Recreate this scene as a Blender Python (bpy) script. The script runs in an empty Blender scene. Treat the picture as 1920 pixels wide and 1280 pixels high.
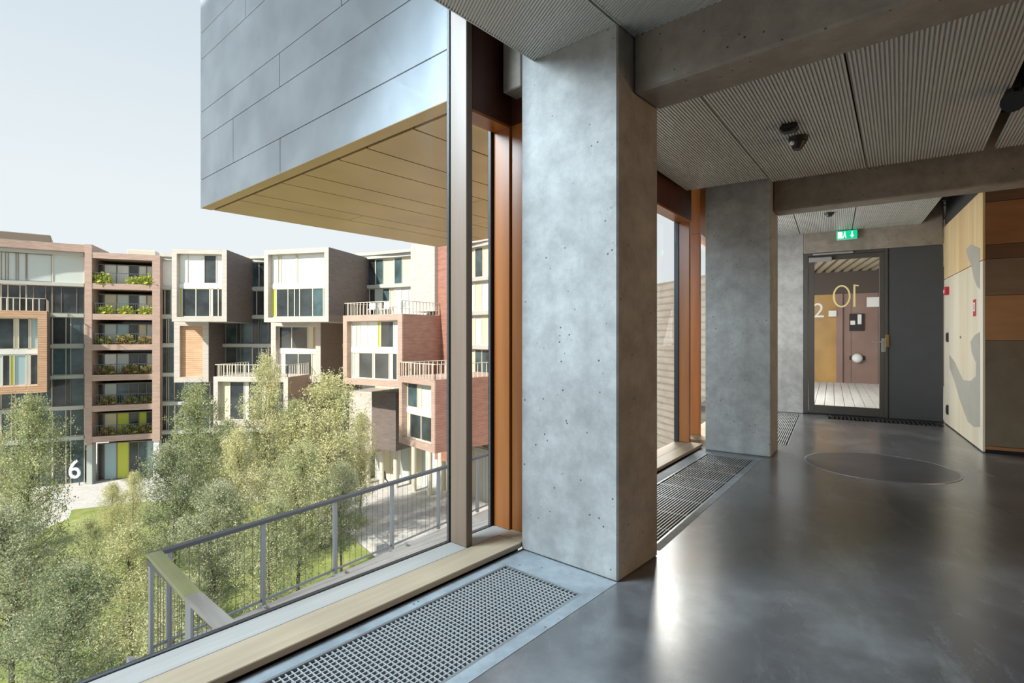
import bpy, bmesh, math, random
import numpy as np
from mathutils import Vector, Matrix
from mathutils.geometry import tessellate_polygon
from math import sin, cos, radians, sqrt, pi
random.seed(7); RNG = np.random.default_rng(11)
S = bpy.context.scene
COL = S.collection

# ------------------------------------------------------------------ camera, sky, sun, area lights, exposure
EYE = 1.15                      # tripod height above the corridor floor
FPX, HX, HY = 1000.0, 960.0, 630.0
cd = bpy.data.cameras.new('camera'); cam = bpy.data.objects.new('camera', cd); COL.objects.link(cam)
cam.location = (0, 0, EYE); cam.rotation_euler = (pi/2, 0, 0)
cd.sensor_width = 36; cd.lens = 36*FPX/1920; cd.shift_y = -10/1920; cd.clip_end = 500; cd.clip_start = 0.05
S.camera = cam
S.view_settings.view_transform = 'Standard'; S.view_settings.look = 'None'
S.view_settings.exposure = 0.0; S.view_settings.gamma = 1.0; S.view_settings.use_curve_mapping = False
W = bpy.data.worlds.new('world'); S.world = W; W.use_nodes = True
wn = W.node_tree; wn.nodes.clear()
wo = wn.nodes.new('ShaderNodeOutputWorld'); bg = wn.nodes.new('ShaderNodeBackground')
tc = wn.nodes.new('ShaderNodeTexCoord'); sx = wn.nodes.new('ShaderNodeSeparateXYZ'); rp = wn.nodes.new('ShaderNodeValToRGB')
wn.links.new(tc.outputs['Generated'], sx.inputs[0]); wn.links.new(sx.outputs['Z'], rp.inputs[0])
wn.links.new(rp.outputs[0], bg.inputs[0]); wn.links.new(bg.outputs[0], wo.inputs[0])
rp.color_ramp.elements[0].position = 0.0; rp.color_ramp.elements[0].color = (0.88, 0.93, 0.95, 1)
rp.color_ramp.elements[1].position = 0.75; rp.color_ramp.elements[1].color = (0.58, 0.70, 0.82, 1)
e = rp.color_ramp.elements.new(0.22); e.color = (0.86, 0.92, 0.95, 1)
e = rp.color_ramp.elements.new(0.45); e.color = (0.71, 0.80, 0.87, 1)
bg.inputs[1].default_value = 1.0

def light_sun():
    l = bpy.data.lights.new('sun', 'SUN'); l.energy = 7.4; l.angle = radians(1.5); l.color = (1.0, 0.93, 0.82)
    o = bpy.data.objects.new('sun', l); COL.objects.link(o)
    o.rotation_euler = Vector((-0.50, -0.64, 0.62)).to_track_quat('Z', 'Y').to_euler()
light_sun()
def area(name, loc, aim, w, h, power, col):
    l = bpy.data.lights.new(name, 'AREA'); l.shape = 'RECTANGLE'; l.size = w; l.size_y = h; l.energy = power; l.color = col
    o = bpy.data.objects.new(name, l); COL.objects.link(o); o.location = loc
    o.rotation_euler = (Vector(loc) - Vector(aim)).to_track_quat('Z', 'Y').to_euler()
    return o
def G(A, s, t, z):               # point in a bay frame (s along the facade, t towards the courtyard)
    A = radians(A); return (sin(A)*s-cos(A)*t, cos(A)*s+sin(A)*t, z)
# added fill lamps: outside the glass of the bays, plus a warm one inside
wl = area('pillar_fill_light', G(41.4, -.95, 3.7, 3.9), G(41.4, 1.9, 1.1, .5), 1.7, 1.8, 250, (.70, .87, 1.0))  # added lamp boosting the skylight on the near pillar and floor
wl.data.spread = radians(105)
area('floor_glare_light', (2.85, 9.0, 4.7), (.75, 2.4, 0), 2.2, 2.9, 950, (1.0, .96, .86))  # added lamp whose reflection makes the bright glare on the floor
area('warm_fill_light', G(41.4, 5.0, -4.0, .85), G(41.4, 2.6, .2, 2.3), 2.4, 1.4, 60, (1.0, .64, .34))  # added warm lamp standing in for light bounced off the wood
area('far_bay_fill_light', G(31, 7.6, 1.75, 1.8), G(31, 7.9, -1.4, 1.0), 1.2, 1.6, 80, (.92, .96, 1.0))  # added lamp brightening the door end of the hall

# ------------------------------------------------------------------ helpers
class Frame:
    """ground frame: origin, ex, ey ; pt(s,t,z) -> world"""
    def __init__(s, o, ex, ey): s.o, s.ex, s.ey = Vector((o[0], o[1])), Vector(ex), Vector(ey)
    def pt(s, a, b, z=0.0):
        p = s.o + s.ex*a + s.ey*b; return Vector((p.x, p.y, z))
def bayframe(A):
    A = radians(A); return Frame((0, 0), (sin(A), cos(A)), (-cos(A), sin(A)))
F1, F2, F3, FP = bayframe(41.4), bayframe(36.0), bayframe(31.0), bayframe(34.4)
WF = Frame((0, 0), (1, 0), (0, 1))
def meas(px, py, z=0.0):       # a point measured in the photograph on the level z
    d = (EYE-z)*FPX/(py-HY); return Vector(((px-HX)/FPX*d, d))
def on_s(F, px, s):            # where the sight line px crosses the plane s of a bay frame -> (t, depth)
    k = (px-HX)/FPX; Y = s/(F.ex.x*k+F.ex.y); X = k*Y
    return F.ey.x*X+F.ey.y*Y, Y
def on_t(F, px, t):
    k = (px-HX)/FPX; Y = t/(F.ey.x*k+F.ey.y); X = k*Y
    return F.ex.x*X+F.ex.y*Y, Y
def zat(py, Y): return EYE+(HY-py)/FPX*Y

class MB:
    def __init__(s): s.bm = bmesh.new()
    def box(s, F, a0, a1, b0, b1, z0, z1, bev=0.0, seg=1):
        if a1 < a0: a0, a1 = a1, a0
        if b1 < b0: b0, b1 = b1, b0
        v = [s.bm.verts.new(F.pt(a, b, z)) for z in (z0, z1) for a, b in ((a0, b0), (a1, b0), (a1, b1), (a0, b1))]
        fs = [s.bm.faces.new([v[i] for i in q]) for q in ((3, 2, 1, 0), (4, 5, 6, 7), (0, 1, 5, 4), (1, 2, 6, 5), (2, 3, 7, 6), (3, 0, 4, 7))]
        if bev > 0:
            ed = list({e for f in fs for e in f.edges})
            bmesh.ops.bevel(s.bm, geom=ed, offset=bev, segments=seg, affect='EDGES', clamp_overlap=True)
        return s
    def prism(s, pts, z0, z1):            # pts: world xy, counter-clockwise or not
        n = len(pts)
        lo = [s.bm.verts.new((p[0], p[1], z0)) for p in pts]; hi = [s.bm.verts.new((p[0], p[1], z1)) for p in pts]
        s.bm.faces.new(lo[::-1]); s.bm.faces.new(hi)
        for i in range(n): s.bm.faces.new((lo[i], lo[(i+1) % n], hi[(i+1) % n], hi[i]))
        return s
    def slab(s, P, n, th):                # planar polygon P (3d points) thickened along n
        n = Vector(n)*th
        lo = [s.bm.verts.new(p) for p in P]; hi = [s.bm.verts.new(Vector(p)+n) for p in P]; k = len(P)
        s.bm.faces.new(lo[::-1]); s.bm.faces.new(hi)
        for i in range(k): s.bm.faces.new((lo[i], lo[(i+1) % k], hi[(i+1) % k], hi[i]))
        return s
    def tube(s, p0, p1, r0, r1=None, n=8):
        r1 = r0 if r1 is None else r1
        p0, p1 = Vector(p0), Vector(p1); d = (p1-p0).normalized()
        u = d.orthogonal().normalized(); w = d.cross(u)
        A = [s.bm.verts.new(p0+(u*cos(2*pi*i/n)+w*sin(2*pi*i/n))*r0) for i in range(n)]
        B = [s.bm.verts.new(p1+(u*cos(2*pi*i/n)+w*sin(2*pi*i/n))*r1) for i in range(n)]
        for i in range(n): s.bm.faces.new((A[i], A[(i+1) % n], B[(i+1) % n], B[i]))
        s.bm.faces.new(A[::-1]); s.bm.faces.new(B)
        return s
    def bar(s, p0, p1, w, h, up=(0, 0, 1)):
        p0, p1 = Vector(p0), Vector(p1); d = (p1-p0).normalized(); up = Vector(up)
        x = d.cross(up).normalized(); y = x.cross(d)
        c = [(-w/2, -h/2), (w/2, -h/2), (w/2, h/2), (-w/2, h/2)]
        A = [s.bm.verts.new(p0+x*a+y*b) for a, b in c]; B = [s.bm.verts.new(p1+x*a+y*b) for a, b in c]
        for i in range(4): s.bm.faces.new((A[i], A[(i+1) % 4], B[(i+1) % 4], B[i]))
        s.bm.faces.new(A[::-1]); s.bm.faces.new(B)
        return s
    def ball(s, c, r, sc=(1, 1, 1), seg=12):
        bmesh.ops.create_uvsphere(s.bm, u_segments=seg, v_segments=seg//2+2, radius=r,
                                  matrix=Matrix.Translation(c) @ Matrix.Diagonal((*sc, 1)))
        return s
    def build(s, name, mat, parent=None, smooth=False):
        bm = s.bm; bmesh.ops.recalc_face_normals(bm, faces=bm.faces)
        if parent is not None: o0 = wloc(parent)
        else:
            xs = [v.co for v in bm.verts]
            o0 = Vector(((min(v.x for v in xs)+max(v.x for v in xs))/2, (min(v.y for v in xs)+max(v.y for v in xs))/2, min(v.z for v in xs)))
        bmesh.ops.translate(bm, verts=bm.verts, vec=-o0)
        me = bpy.data.meshes.new(name); bm.to_mesh(me); bm.free()
        if smooth:
            for p in me.polygons: p.use_smooth = True
        me.materials.append(mat)
        o = bpy.data.objects.new(name, me); COL.objects.link(o)
        if parent is not None: o.parent = parent
        else: o.location = o0
        return o
def wloc(o):
    v = Vector(o.location)
    while o.parent is not None: o = o.parent; v += Vector(o.location)
    return v
def tag(o, label=None, cat=None, group=None, kind=None):
    if label: o['label'] = label
    if cat: o['category'] = cat
    if group: o['group'] = group
    if kind: o['kind'] = kind
    return o
def empty(name, loc, label=None, cat=None, group=None, kind=None):
    o = bpy.data.objects.new(name, None); COL.objects.link(o); o.location = loc; o.empty_display_size = 0.2
    return tag(o, label, cat, group, kind)
def copy_tree(o, parent=None):
    c = o.copy(); COL.objects.link(c)
    if parent is not None: c.parent = parent
    for ch in [k for k in o.children]: copy_tree(ch, c)
    return c
def raw_mesh(name, co, faces_n, mat, parent=None, loc=None):   # co: (N*faces_n,3) independent polys
    me = bpy.data.meshes.new(name); n = len(co); m = n//faces_n
    me.vertices.add(n); me.vertices.foreach_set('co', co.astype(np.float32).ravel())
    me.loops.add(n); me.loops.foreach_set('vertex_index', np.arange(n, dtype=np.int32))
    me.polygons.add(m); me.polygons.foreach_set('loop_start', np.arange(0, n, faces_n, dtype=np.int32))
    me.update(); me.validate(); me.materials.append(mat)
    o = bpy.data.objects.new(name, me); COL.objects.link(o)
    if parent is not None: o.parent = parent
    if loc is not None: o.location = loc
    return o

# ------------------------------------------------------------------ materials
def new_mat(name):
    m = bpy.data.materials.new(name); m.use_nodes = True
    return m, m.node_tree, m.node_tree.nodes['Principled BSDF']
def plain(name, col, rough=0.6, metal=0.0, spec=0.5, noise=0.0, nscale=6.0, bump=0.0):
    m, t, b = new_mat(name)
    b.inputs['Base Color'].default_value = (*col, 1); b.inputs['Roughness'].default_value = rough
    b.inputs['Metallic'].default_value = metal; b.inputs['Specular IOR Level'].default_value = spec
    if noise > 0:
        tcn = t.nodes.new('ShaderNodeTexCoord'); n = t.nodes.new('ShaderNodeTexNoise'); n.inputs['Scale'].default_value = nscale; n.inputs['Detail'].default_value = 6
        r = t.nodes.new('ShaderNodeValToRGB'); t.links.new(tcn.outputs['Object'], n.inputs['Vector']); t.links.new(n.outputs['Fac'], r.inputs[0])
        r.color_ramp.elements[0].position = .3; r.color_ramp.elements[1].position = .7
        r.color_ramp.elements[0].color = (*[c*(1-noise) for c in col], 1); r.color_ramp.elements[1].color = (*[min(1, c*(1+noise)) for c in col], 1)
        t.links.new(r.outputs[0], b.inputs['Base Color'])
        if bump > 0:
            bp = t.nodes.new('ShaderNodeBump'); bp.inputs['Strength'].default_value = bump; bp.inputs['Distance'].default_value = .01
            t.links.new(n.outputs['Fac'], bp.inputs['Height']); t.links.new(bp.outputs[0], b.inputs['Normal'])
    return m
def mixrgb(t, mode, fac, a, b_):
    n = t.nodes.new('ShaderNodeMix'); n.data_type = 'RGBA'; n.blend_type = mode
    if isinstance(fac, (int, float)): n.inputs[0].default_value = fac
    else: t.links.new(fac, n.inputs[0])
    for s_, i in ((a, 6), (b_, 7)):
        if isinstance(s_, tuple): n.inputs[i].default_value = (*s_, 1)
        else: t.links.new(s_, n.inputs[i])
    return n.outputs[2]
def ramp(t, inp, stops):
    r = t.nodes.new('ShaderNodeValToRGB'); t.links.new(inp, r.inputs[0])
    r.color_ramp.elements[0].position = stops[0][0]; r.color_ramp.elements[0].color = (*stops[0][1], 1)
    r.color_ramp.elements[1].position = stops[-1][0]; r.color_ramp.elements[1].color = (*stops[-1][1], 1)
    for p, c in stops[1:-1]:
        e_ = r.color_ramp.elements.new(p); e_.color = (*c, 1)
    return r.outputs[0]
def noise(t, scale, detail=6, rough=.55, vec=None, mscale=None, rotz=0.0):
    n = t.nodes.new('ShaderNodeTexNoise'); n.inputs['Scale'].default_value = scale; n.inputs['Detail'].default_value = detail; n.inputs['Roughness'].default_value = rough
    if vec is None:
        vec = t.nodes.new('ShaderNodeTexCoord').outputs['Object']
    if mscale or rotz:
        mp = t.nodes.new('ShaderNodeMapping'); mp.vector_type = 'TEXTURE' if rotz else 'POINT'
        if rotz:
            mp.inputs['Rotation'].default_value = (0, 0, rotz); t.links.new(vec, mp.inputs[0]); vec = mp.outputs[0]
            mp = t.nodes.new('ShaderNodeMapping')
        if mscale: mp.inputs['Scale'].default_value = mscale
        t.links.new(vec, mp.inputs[0]); vec = mp.outputs[0]
    t.links.new(vec, n.inputs['Vector']); return n.outputs['Fac']
def concrete(name, base, var=.16, warm=0.0):
    m, t, b = new_mat(name)
    lo = tuple(c*(1-var) for c in base); hi = tuple(c*(1+var) for c in base)
    n1 = noise(t, 1.7, 8, .6); n2 = noise(t, 9, 8, .7); n3 = noise(t, 3.0, 5, .5, mscale=(1.0, 1.0, .12))
    c = ramp(t, n1, [(.32, lo), (.68, hi)])
    c = mixrgb(t, 'OVERLAY', .55, c, ramp(t, n2, [(.30, (.30,)*3), (.70, (.68,)*3)]))
    c = mixrgb(t, 'OVERLAY', .35, c, ramp(t, n3, [(.35, (.35,)*3), (.65, (.62,)*3)]))
    v = t.nodes.new('ShaderNodeTexVoronoi'); v.inputs['Scale'].default_value = 21; v.inputs['Randomness'].default_value = 1
    t.links.new(t.nodes.new('ShaderNodeTexCoord').outputs['Object'], v.inputs['Vector'])
    holes = ramp(t, v.outputs['Distance'], [(.07, (.2,)*3), (.13, (1,)*3)])
    gate = ramp(t, noise(t, 5, 2), [(.47, (0,)*3), (.53, (1,)*3)])
    h = mixrgb(t, 'MIX', gate, (1., 1., 1.), holes)
    c = mixrgb(t, 'MULTIPLY', 1.0, c, h)
    t.links.new(c, b.inputs['Base Color']); b.inputs['Roughness'].default_value = .62; b.inputs['Specular IOR Level'].default_value = .35
    bp = t.nodes.new('ShaderNodeBump'); bp.inputs['Strength'].default_value = .35; bp.inputs['Distance'].default_value = .004
    t.links.new(mixrgb(t, 'MULTIPLY', 1, n2, h), bp.inputs['Height']); t.links.new(bp.outputs[0], b.inputs['Normal'])
    return m
def wood(name, c0, c1, A=None, vertical=False, rough=.45, scale=14, spec=.5, coat=0.0):
    m, t, b = new_mat(name)
    if vertical: n = noise(t, scale, 6, .6, mscale=(1, 1, .05)); n2 = noise(t, 2, 3, .5, mscale=(1, 1, .3))
    else:
        n = noise(t, scale, 6, .6, mscale=(.05, 1, 1), rotz=radians(90-A)); n2 = noise(t, 2, 3, .5)
    c = ramp(t, n, [(.3, c0), (.7, c1)])
    c = mixrgb(t, 'OVERLAY', .4, c, ramp(t, n2, [(.3, (.38,)*3), (.7, (.62,)*3)]))
    t.links.new(c, b.inputs['Base Color']); b.inputs['Roughness'].default_value = rough; b.inputs['Specular IOR Level'].default_value = spec
    b.inputs['Coat Weight'].default_value = coat; b.inputs['Coat Roughness'].default_value = .25
    return m
def glass_mat(name, tint=(1, 1, 1), gloss=.07):
    m = bpy.data.materials.new(name); m.use_nodes = True; t = m.node_tree; t.nodes.clear()
    o = t.nodes.new('ShaderNodeOutputMaterial'); tr = t.nodes.new('ShaderNodeBsdfTransparent'); gl = t.nodes.new('ShaderNodeBsdfGlossy')
    tr.inputs[0].default_value = (*tint, 1); gl.inputs['Roughness'].default_value = 0.0
    fr = t.nodes.new('ShaderNodeFresnel'); fr.inputs[0].default_value = 1.45
    ml = t.nodes.new('ShaderNodeMath'); ml.operation = 'MULTIPLY'; ml.inputs[1].default_value = gloss/.04*.5; ml.use_clamp = True
    mx = t.nodes.new('ShaderNodeMixShader'); t.links.new(fr.outputs[0], ml.inputs[0]); t.links.new(ml.outputs[0], mx.inputs[0])
    t.links.new(tr.outputs[0], mx.inputs[1]); t.links.new(gl.outputs[0], mx.inputs[2]); t.links.new(mx.outputs[0], o.inputs[0])
    return m
def floor_mat():
    m, t, b = new_mat('polished_concrete')
    n1 = noise(t, 1.3, 9, .62); n2 = noise(t, 7, 8, .7); n3 = noise(t, 1.6, 2, .4, mscale=(1, .35, 1), rotz=radians(-20))
    c = ramp(t, n1, [(.32, (.050, .052, .056)), (.52, (.090, .090, .093)), (.70, (.185, .188, .192))])
    c = mixrgb(t, 'OVERLAY', .5, c, ramp(t, n2, [(.3, (.34,)*3), (.72, (.66,)*3)]))
    v = ramp(t, noise(t, 5, 9, .75, mscale=(1, .3, 1), rotz=radians(-20)), [(.54, (0,)*3), (.74, (.6,)*3)])
    c = mixrgb(t, 'MIX', v, c, (.24, .24, .24))
    t.links.new(c, b.inputs['Base Color'])
    r = t.nodes.new('ShaderNodeMapRange'); t.links.new(n3, r.inputs[0]); r.inputs[1].default_value = .3; r.inputs[2].default_value = .7; r.inputs[3].default_value = .22; r.inputs[4].default_value = .34
    t.links.new(r.outputs[0], b.inputs['Roughness']); b.inputs['Specular IOR Level'].default_value = 1.0; b.inputs['Coat Weight'].default_value = .6; b.inputs['Coat Roughness'].default_value = .22
    bp = t.nodes.new('ShaderNodeBump'); bp.inputs['Strength'].default_value = .10; bp.inputs['Distance'].default_value = .002
    t.links.new(n2, bp.inputs['Height']); t.links.new(bp.outputs[0], b.inputs['Normal'])
    return m
def leaf_mat(name, cols, trans=.35):
    m = bpy.data.materials.new(name); m.use_nodes = True; t = m.node_tree; t.nodes.clear()
    o = t.nodes.new('ShaderNodeOutputMaterial'); d = t.nodes.new('ShaderNodeBsdfDiffuse'); tl = t.nodes.new('ShaderNodeBsdfTranslucent')
    g = t.nodes.new('ShaderNodeNewGeometry'); oi = t.nodes.new('ShaderNodeObjectInfo')
    n = noise(t, .9, 3, .5)
    a = t.nodes.new('ShaderNodeMath'); a.operation = 'MULTIPLY_ADD'; t.links.new(g.outputs['Random Per Island'], a.inputs[0]); a.inputs[1].default_value = .45
    t.links.new(n, a.inputs[2])
    a2 = t.nodes.new('ShaderNodeMath'); a2.operation = 'MULTIPLY_ADD'; t.links.new(oi.outputs['Random'], a2.inputs[0]); a2.inputs[1].default_value = .25; t.links.new(a.outputs[0], a2.inputs[2])
    k = len(cols); c = ramp(t, a2.outputs[0], [(.35+.75*i/(k-1), cc) for i, cc in enumerate(cols)])
    t.links.new(c, d.inputs[0]); t.links.new(c, tl.inputs[0])
    mx = t.nodes.new('ShaderNodeMixShader'); mx.inputs[0].default_value = trans
    t.links.new(d.outputs[0], mx.inputs[1]); t.links.new(tl.outputs[0], mx.inputs[2]); t.links.new(mx.outputs[0], o.inputs[0])
    return m
def cladding(name, c0, c1, pitch, rough=.6):          # far timber cladding: boards narrower than a few pixels
    m, t, b = new_mat(name)
    tcn = t.nodes.new('ShaderNodeTexCoord'); w = t.nodes.new('ShaderNodeTexWave'); w.wave_type = 'BANDS'; w.bands_direction = 'Z'
    w.inputs['Scale'].default_value = 1/pitch/3.14; w.inputs['Distortion'].default_value = 0
    t.links.new(tcn.outputs['Object'], w.inputs['Vector'])
    n = noise(t, 1.2, 5, .6, mscale=(1, 1, 4))
    c = ramp(t, n, [(.35, c0), (.65, c1)])
    c = mixrgb(t, 'MULTIPLY', .55, c, ramp(t, w.outputs['Fac'], [(.05, (.45,)*3), (.35, (1,)*3)]))
    t.links.new(c, b.inputs['Base Color']); b.inputs['Roughness'].default_value = rough
    return m
def ground_mat(name, cols, sc=.6, rough=.9):
    m, t, b = new_mat(name)
    c = ramp(t, noise(t, sc, 8, .65), [(.3+.4*i/(len(cols)-1), cc) for i, cc in enumerate(cols)])
    c = mixrgb(t, 'OVERLAY', .5, c, ramp(t, noise(t, sc*12, 6, .7), [(.3, (.3,)*3), (.7, (.7,)*3)]))
    t.links.new(c, b.inputs['Base Color']); b.inputs['Roughness'].default_value = rough; return m

M = {}
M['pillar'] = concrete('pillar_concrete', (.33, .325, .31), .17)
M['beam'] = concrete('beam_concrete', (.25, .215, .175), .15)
M['floor'] = floor_mat()
M['pale_border'] = concrete('pale_border_concrete', (.25, .275, .29), .1)
M['ceil'] = plain('ceiling_steel', (.52, .52, .49), .45, 0.15, .5)
M['slab'] = plain('slab_dark', (.05, .047, .043), .9)
M['sill'] = wood('oak_sill', (.30, .225, .145), (.42, .33, .225), A=41.4, rough=.5)
M['sill2'] = wood('oak_sill_second', (.30, .225, .145), (.42, .33, .225), A=36, rough=.5)
M['sill_out'] = wood('pale_outer_sill', (.27, .245, .22), (.37, .345, .315), A=41.4, rough=.5)
M['frame'] = wood('lacquered_mahogany', (.27, .080, .011), (.39, .125, .019), vertical=True, rough=.35, spec=.5, coat=.15)
M['frame_dark'] = wood('dark_mahogany', (.060, .014, .006), (.095, .024, .010), vertical=True, rough=.45)
M['gasket'] = plain('black_gasket', (.012, .014, .018), .4)
M['glass'] = glass_mat('window_glass', (.985, .99, .99), .012)
M['grate'] = plain('grate_steel', (.40, .41, .41), .5, .3)
M['grate_rim'] = plain('grate_rim_steel', (.34, .36, .37), .35, .7)
M['pit'] = plain('pit_black', (.008, .008, .009), .9)
M['clad'] = plain('patinated_metal', (.54, .60, .65), .55, .35, noise=.14, nscale=1.6, bump=.04)
M['clad_back'] = plain('cladding_void', (.012, .012, .013), .8)
M['soffit'] = plain('bronze_soffit', (.46, .31, .13), .38, .45, noise=.12, nscale=1.2)
M['rail'] = plain('rail_steel', (.30, .33, .36), .4, .5)
M['rail_dark'] = plain('rail_flat_dark', (.10, .11, .13), .5, .3)
M['handrail'] = wood('weathered_handrail', (.30, .28, .26), (.42, .40, .37), A=-45, rough=.7)
M['deck'] = wood('weathered_deck', (.40, .39, .38), (.58, .57, .56), A=41.4, rough=.7)
M['door'] = plain('door_anthracite', (.062, .066, .072), .5, 0, .4, noise=.05)
M['door_frame'] = plain('door_frame_bronze', (.085, .078, .070), .45, .3)
M['brass'] = plain('brass', (.65, .45, .16), .3, .9)
M['steel'] = plain('satin_steel', (.55, .55, .53), .35, .8)
M['grey_box'] = plain('closer_grey', (.27, .26, .25), .5)
M['black'] = plain('black_plastic', (.015, .014, .013), .5)
M['white'] = plain('white_paint', (.80, .80, .78), .5)
M['red'] = plain('red_plastic', (.50, .02, .03), .4)
M['mull'] = wood('brown_mullion', (.18, .12, .08), (.24, .17, .12), vertical=True, rough=.4, spec=.45, coat=.0)
M['gold'] = plain('pale_gold_paint', (.78, .66, .30), .5)
M['ply'] = wood('birch_plywood', (.62, .40, .16), (.80, .62, .36), vertical=True, rough=.4, scale=5)
M['ply_pale'] = wood('pale_plywood', (.66, .55, .36), (.80, .74, .60), vertical=True, rough=.4, scale=4)
M['ply_grey'] = plain('grey_patch_ply', (.40, .375, .31), .5, noise=.06)
M['ply_brown'] = wood('brown_ply', (.27, .125, .05), (.36, .18, .08), A=-50, rough=.5)
M['ply_dark'] = wood('dark_ply', (.13, .07, .04), (.17, .095, .055), A=-50, rough=.5)
M['ply_mid'] = wood('umber_ply', (.19, .135, .09), (.24, .17, .12), A=-50, rough=.5)
M['ply_olive'] = plain('olive_grey_board', (.175, .15, .105), .6, noise=.12, nscale=8)
M['ply_orange'] = wood('orange_ply', (.36, .19, .085), (.43, .24, .11), A=-50, rough=.5)
M['inlay'] = plain('floor_inlay', (.060, .060, .066), .30, 0, 1.0, noise=.3, nscale=5)
M['green'] = None

# ------------------------------------------------------------------ the room: floor, ceiling, facade line
def xy(F, s, t): p = F.pt(s, t); return (p.x, p.y)
fac = [xy(F1, -3.2, 1.868), xy(F1, 2.35, 1.868), xy(F2, 5.62, 1.64), xy(F3, 9.30, 1.07)]
outer = [xy(F1, -3.2, -4.2)] + fac + [xy(F3, 9.3, -1.42), xy(F3, 7.05, -1.42), xy(F3, 7.05, -4.6), xy(F2, 3.5, -5.0)]
g1 = (F1, -2.6, 1.990, 1.338, 1.797); g2 = (F2, 2.78, 5.34, 1.085, 1.530); g3 = (F3, 6.30, 8.90, .40, .86)
def quad(F, s0, s1, t0, t1): return [xy(F, s0, t0), xy(F, s1, t0), xy(F, s1, t1), xy(F, s0, t1)]
def poly_sheet(loops, z, th):
    L = [[Vector((p[0], p[1], 0)) for p in lp] for lp in loops]; flat = [p for lp in L for p in lp]
    tr = tessellate_polygon(L); mb = MB(); vs = [mb.bm.verts.new((p.x, p.y, z)) for p in flat]; lo = [mb.bm.verts.new((p.x, p.y, z-th)) for p in flat]
    for a, b, c in tr: mb.bm.faces.new((vs[a], vs[b], vs[c])); mb.bm.faces.new((lo[c], lo[b], lo[a]))
    i0 = 0
    for lp in L:
        n = len(lp)
        for i in range(n):
            a, b = i0+i, i0+(i+1) % n; mb.bm.faces.new((vs[a], vs[b], lo[b], lo[a]))
        i0 += n
    return mb
g4 = (F3, 8.62, 9.0, -1.22, .05)
floor = tag(poly_sheet([outer]+[quad(*g) for g in (g1, g2, g3, g4)], 0.0, .12).build('floor', M['floor']), kind='structure')
tag(MB().prism(outer, -.50, -.13).build('floor', M['pit']), kind='structure')     # the slab below the convector trenches

# ceiling: dark slab above, corrugated panels hung below the beams
ceil = tag(MB().prism([xy(F1, -3.2, -4.2), xy(F1, -3.2, 2.17), xy(F1, 2.36, 2.17), xy(F2, 5.7, 1.94), xy(F3, 9.3, 1.35), xy(F3, 9.3, -4.6), xy(F2, 3.5, -5.0)], 2.95, 3.3).build('ceiling', M['slab']), kind='structure')
def corr(F, s0a, s0b, s1a, s1b, t0, t1, z, m=M['ceil']):
    """corrugated sheet, ends skewed: s at t0 (a) and at t1 (b)"""
    mb = MB(); n = max(2, int(round((t1-t0)/.020))); p = (t1-t0)/n; prof = []
    for i in range(n):
        prof += [(t0+i*p, z), (t0+(i+.52)*p, z), (t0+(i+.60)*p, z+.010), (t0+(i+.92)*p, z+.010)]
    prof.append((t1, z)); prof = [(t0, z+.03)]+prof+[(t1, z+.03)]
    A, B = [], []
    for t, zz in prof:
        k = (t-t0)/(t1-t0); A.append(mb.bm.verts.new(F.pt(s0a+(s0b-s0a)*k, t, zz))); B.append(mb.bm.verts.new(F.pt(s1a+(s1b-s1a)*k, t, zz)))
    for i in range(len(prof)-1): mb.bm.faces.new((A[i], A[i+1], B[i+1], B[i]))
    o = mb.build('ceiling_panel', m, ceil); return o
def corr_diag(FD, F, s0, s1, t0, t1, z):     # the first bay's sheets: ribs run diagonally across the panel
    c = [F.pt(a, b) for a in (s0, s1) for b in (t0, t1)]; ex, ey = Vector((*FD.ex, 0)), Vector((*FD.ey, 0))
    u0, u1 = min(p.dot(ex) for p in c)-.05, max(p.dot(ex) for p in c)+.05; v0, v1 = min(p.dot(ey) for p in c)-.05, max(p.dot(ey) for p in c)+.05
    mb = MB(); p = .0145; n = int((v1-v0)/p)+1; A, B = [], []
    for i in range(n):
        for k_, zz in ((0, 0), (.5, 0), (.58, .007), (.92, .007)):
            t = v0+(i+k_)*p; A.append(mb.bm.verts.new(FD.pt(u0, t, z+zz))); B.append(mb.bm.verts.new(FD.pt(u1, t, z+zz)))
    for i in range(len(A)-1): mb.bm.faces.new((A[i], A[i+1], B[i+1], B[i]))
    for P, N_ in ((F.pt(s0, t0), -F.ex), (F.pt(s1, t0), F.ex), (F.pt(s0, t0), -F.ey), (F.pt(s0, t1), F.ey)):
        bmesh.ops.bisect_plane(mb.bm, geom=mb.bm.verts[:]+mb.bm.edges[:]+mb.bm.faces[:], plane_co=P, plane_no=(N_.x, N_.y, 0), clear_outer=True)
    mb.box(F, s0, s1, t1-.006, t1, z-.001, z+.03).box(F, s0, s1, t0, t0+.004, z-.001, z+.03)
    mb.build('ceiling_panel', M['ceil'], ceil)
FD = bayframe(-21)
def cut(F, G, sG, t):           # s in frame F, at t, of the plane s=sG of frame G
    # F.pt(s,t).G.ex = sG
    return (sG - (F.ey*t + F.o).dot(G.ex)) / F.ex.dot(G.ex)
Z1, Z3 = 2.605, 2.66
for t0, t1 in ((1.282, 1.782), (.535, 1.270), (-.21, .523), (-.955, -.222), (-1.70, -.967), (-2.45, -1.71), (-3.2, -2.46), (-3.9, -3.21)):
    e1 = 2.188 if t0 > 1.2 else 2.36
    for a, b in ((-3.1, -.4), (-.395, e1)): corr_diag(FD, F1, a, b, t0, t1, Z1)
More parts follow.
